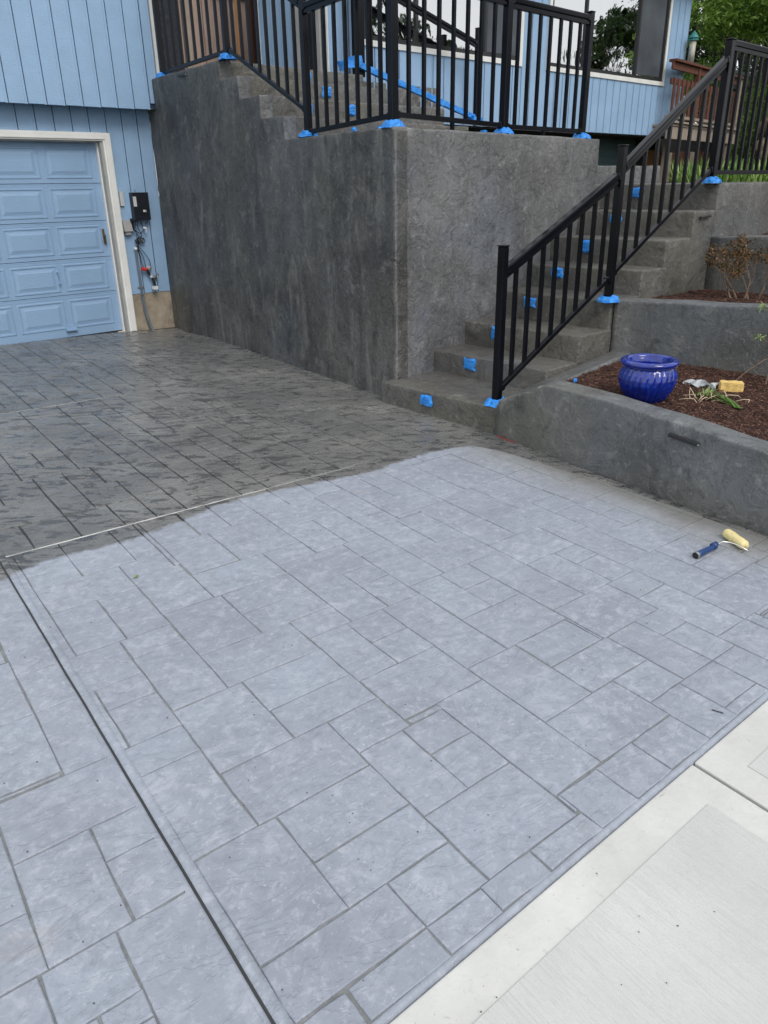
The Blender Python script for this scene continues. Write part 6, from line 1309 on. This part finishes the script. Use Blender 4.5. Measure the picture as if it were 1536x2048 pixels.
bm = bmesh.new()
for (cx, cy, cz, n) in ((5.43, 1.97, -1.10, 26), (5.41, 2.13, -.785, 12), (5.42, 2.115, -.99, 12), (5.44, 1.99, -.70, 14), (5.44, 1.93, -1.07, 18), (5.44, 1.95, -.78, 12)):
    for k in range(n):
        a = r.uniform(0, 6.28); leafcard(bm, Vector((cx, cy, cz)), Vector((math.cos(a), math.sin(a), r.uniform(-.7, .4))), r.uniform(.045, .075), .011, r, .9)
obj('leaves', bm, MT['paleleaf'], t)
r = random.Random(8); bm = bmesh.new()
for k in range(2600):
    x = r.uniform(10.05, 14.2); y = r.uniform(3.75, 7.4)
    if r.random() < .45: x = r.uniform(10.05, 11.4)
    h = r.uniform(.16, .42); a = r.uniform(0, 6.28); s_ = r.uniform(.05, .22)
    if x/y < 1.88: continue
    blade(bm, (x, y, -.08), (x+math.cos(a)*s_, y+math.sin(a)*s_, -.08+h), .024, r.uniform(0, .08), 4)
for k in range(900):
    x = r.uniform(9.2, 14.2); y = r.uniform(3.66, 4.3); h = r.uniform(.10, .26); a = r.uniform(0, 6.28); s_ = r.uniform(.05, .16)
    if x > 10.0: blade(bm, (x, y, -.08), (x+math.cos(a)*s_, y+math.sin(a)*s_, -.08+h), .02, r.uniform(0, .06), 4)
tag(obj('iris_leaves', bm, MT['iris']), 'dense green iris leaves growing behind the top of the front steps', 'leaves', kind='stuff')

# ================================================================== DECK, FENCE, ROCKS
deck = empty('timber_deck', (14.6, 7.6, .4), 'red brown raised timber deck with slatted railing behind the house corner', 'deck')
DA = Vector((13.9, 7.55)); DD = Vector((math.cos(R(7.4)), math.sin(R(7.4)))); 
def dp(s_, off=0.): p = DA + DD*s_ + Vector((-DD.y, DD.x))*off; return p.x, p.y
def dbeam(name, s0, s1, z0, z1, w, m, off=0.):
    bm = bmesh.new(); beam(bm, (*dp(s0, off), (z0+z1)/2), (*dp(s1, off), (z0+z1)/2), w, z1-z0); bevel(bm, .004, 1); return obj(name, bm, m, deck)
LD = 3.35
dbeam('cap_board', -.3, LD, 1.83, 1.87, .15, MT['redwood']); dbeam('upper_rail', -.3, LD, 1.72, 1.828, .045, MT['redwood'], .0); dbeam('lower_rail', -.3, LD, 1.50, 1.59, .04, MT['redwood'])
dbeam('base_rail', -.3, LD, .985, 1.035, .09, MT['greywood']); dbeam('deck_board', -.3, LD+.1, .905, .940, .16, MT['greywood'], -.03); dbeam('deck_board', -.3, LD+.1, .860, .90, .14, MT['greywood'], -.0)
dbeam('rim_joist', -.3, LD+.1, .66, .855, .05, MT['greywood'], -.03); dbeam('deck_board', -.3, LD+.1, .86, .90, 2.0, MT['greywood'], 1.2)
s_ = -.2; k = 0
while s_ < LD:
    bm = bmesh.new(); x, y = dp(s_, -.03); upright(bm, x, y, 1.036, 1.60, .085, .022, R(7.4)); obj('picket', bm, MT['redwood'], deck); s_ += .20
for s_ in (.9, LD-.06):
    bm = bmesh.new(); x, y = dp(s_); upright(bm, x, y, .66, 1.828, .09, .09, R(7.4)); obj('deck_post', bm, MT['greywood'] if s_ > 1 else MT['redwood'], deck)
for s_, o_ in ((.6, .3), (LD-.3, .0), (2.0, 1.6), (LD-.3, 1.9)):
    bm = bmesh.new(); x, y = dp(s_, o_); upright(bm, x, y, -.4, .66, .09, .09, R(7.4)); obj('deck_leg', bm, MT['greywood'], deck)
t = empty('bird_feeder', (15.2, 7.75, 1.87), 'tube bird feeder with a teal pointed roof standing on the deck rail', 'bird feeder')
x, y = dp(.48)
bm = bmesh.new(); tube(bm, [(x, y, 1.871), (x+.01, y, 2.21)], .055, 14); obj('tube_body', bm, MT['lantern_body'], t, smooth=True)
bm = bmesh.new(); tube(bm, [(x+.01, y, 2.212), (x+.01, y, 2.235)], .082, 16); obj('roof_brim', bm, MT['lantern_teal'], t)
bm = bmesh.new(); tube(bm, [(x+.01, y, 2.250), (x+.01, y, 2.285), (x+.01, y, 2.36)], [.088, .070, .006], 16); obj('roof_cone', bm, MT['lantern_teal'], t)
fn = empty('under_deck_fence', (15, 9.5, 0), 'upright brown and orange cedar boards in the shade under the deck', 'fence')
x = 12.0; k = 0
rr_ = random.Random(2)
while x < 19.5:
    c_ = 'cedar' if 15.4 < x < 16.9 else ('greywood' if k % 4 == 0 else 'darkwood')
    bm = bmesh.new(); box(bm, x, x+.24, 9.5, 9.53, -.4, rr_.uniform(.56, .64)); obj('fence_board', bm, MT[c_], fn); x += .27; k += 1
bm = bmesh.new(); box(bm, 14.3, 19.8, 9.56, 9.60, -.4, .84); obj('under_deck_shade', bm, MT['dark'], fn)  # black sheet painted in place of the shade below the deck
r = random.Random(77)
RK = [(14.6, 5.9, .25, .30), (15.1, 6.3, .45, .26), (15.6, 5.7, .30, .32), (15.5, 6.5, .85, .24), (16.2, 6.0, .70, .28), (16.6, 5.5, .35, .32), (16.4, 6.5, 1.05, .22), (17.0, 6.1, .85, .27), (15.0, 5.4, -.02, .26), (17.4, 5.6, .5, .28)]
pos_w = ['lowest left', 'second left', 'low middle', 'upper left', 'central', 'low right', 'topmost', 'upper right', 'nearest small', 'far right']
for (x, y, z, s_), w_ in zip(RK, pos_w):
    t = empty('boulder', (x, y, z), '%s mossy brown boulder in the pile behind the right hand railing' % w_, 'rock', 'boulders piled behind the railing')
    bm = bmesh.new(); bmesh.ops.create_icosphere(bm, subdivisions=3, radius=s_)
    sd_ = Vector((r.uniform(0, 9), r.uniform(0, 9), 0))
    for v in bm.verts: v.co = Vector((v.co.x*1.3, v.co.y, v.co.z*.85))*(1+.35*noise.noise(v.co*2.6+sd_)) + Vector((x, y, z))
    obj('rock', bm, MT['rock'], t, smooth=False)

# ================================================================== TREES
def tree(name, base, H, rad, nblob, nleaf, lm, label, seed, leafL=.10, leafW=.032, zlo=.35, droop=.55, parent_group='trees beyond the deck', clump=14, cr=.22):
    r = random.Random(seed); t = empty(name, base, label, 'tree', parent_group); bx, by, bz = base
    bm = bmesh.new(); tube(bm, [(bx, by, bz-.3), (bx+.1, by, bz+H*.25), (bx-.05, by+.1, bz+H*.5), (bx, by, bz+H*.8)], [H*.016, H*.012, H*.008, H*.003], 9)
    blobs = []
    for k in range(nblob):
        a = r.uniform(0, 6.28); zz = bz + H*(zlo + (1-zlo)*r.random()**.9); q = rad*math.sqrt(max(.05, 1-((zz-bz)/H-.62)**2/.18))*r.uniform(.25, 1.)
        c_ = Vector((bx+q*math.cos(a), by+q*math.sin(a), zz)); blobs.append((c_, r.uniform(.35, .75)*rad*.36))
        if k < 26:
            st = Vector((bx, by, bz+H*r.uniform(.2, .55))); tube(bm, [st, (st+c_)/2+Vector((0, 0, .15*H*.2)), c_], [H*.004, H*.0025, H*.001], 5, False)
    obj('trunk', bm, MT['bark'], t)
    bm = bmesh.new(); n = 0
    while n < nleaf:
        c_, br = r.choice(blobs); v = Vector((r.gauss(0, 1), r.gauss(0, 1), r.gauss(0, .8))).normalized()*br*r.uniform(.55, 1.08)
        p0 = c_+v
        for k in range(clump):
            n += 1; p = p0 + Vector((r.gauss(0, cr*.4), r.gauss(0, cr*.4), r.gauss(0, cr*.25)))
            a = r.uniform(0, 6.28); leafcard(bm, p, Vector((math.cos(a), math.sin(a), -droop+r.uniform(-.5, .5))), leafL*r.uniform(.7, 1.25), leafW*r.uniform(.8, 1.2), r, .6)
    obj('crown', bm, MT[lm], t)
    return t
tree('leafy_tree', (20.5, 8.9, -.2), 8.0, 3.6, 90, 60000, 'leaf', 'bright green tree with long drooping leaves behind the deck and feeder', 5, .17, .045, zlo=.12)
tree('leafy_tree', (23.5, 6.0, -.2), 7.5, 3.6, 55, 26000, 'leaf', 'bright green tree at the right edge behind the railing', 6, .17, .045, zlo=.12)
tree('dark_tree', (27, 12.5, 0), 13, 5.5, 80, 30000, 'leaf_dark', 'tall dark evergreen filling the gap behind the bright tree', 7, .22, .09)
tree('dark_tree', (30, 5.0, 0), 12, 5.5, 80, 26000, 'leaf_dark', 'broad dark tree far right beyond the boulders', 8, .22, .09)
tree('dark_tree', (22, 4.2, -.2), 3.6, 2.3, 40, 14000, 'leaf_dark', 'low dark shrubby tree behind the boulder pile', 9, .12, .05, zlo=.05)
tree('dark_tree', (19.6, 6.6, -.2), 3.4, 1.7, 36, 12000, 'leaf', 'low green bush right of the deck end', 10, .12, .04, zlo=.05)
tree('dark_tree', (25, 14.5, -.2), 4.5, 3.6, 60, 26000, 'leaf_dark', 'low dark hedge like tree behind the deck railing', 12, .15, .06, zlo=.05)
tree('dark_tree', (35, 17, 0), 15, 7, 70, 20000, 'leaf_dark', 'distant dark tree right beside the house corner', 11, .3, .14)
# trees across the street: the windows mirror them
tree('street_tree', (33, -5, -1.8), 8.2, 3.4, 34, 7000, 'leaf_dark', 'dark tree across the street to the right, mirrored in the window', 15, .35, .16, parent_group='trees across the street')
tree('street_tree', (27, -14, -1.8), 9, 3.6, 60, 12000, 'leaf_dark', 'taller dark tree farther across the street', 16, .35, .16, parent_group='trees across the street')
tree('street_tree', (20, -22, -1.8), 8, 3.2, 50, 9000, 'leaf_dark', 'farther dark tree left of the others across the street', 17, .35, .16, parent_group='trees across the street')
nb = empty('neighbour_roof', (24, 10.5, 0), 'grey shingle roof of a small shed beyond the deck rail', 'shed')
bm = bmesh.new(); box(bm, 22.8, 25.0, 10.0, 11.6, -.2, 2.2); obj('shed_wall', bm, MT['roofgrey'], nb)
bm = bmesh.new(); prism(bm, [(22.5, 9.8), (25.3, 9.8), (25.3, 11.8), (22.5, 11.8)], [2.2]*4, [2.3, 2.3, 2.95, 2.95]); obj('shed_roof', bm, MT['roofgrey'], nb)
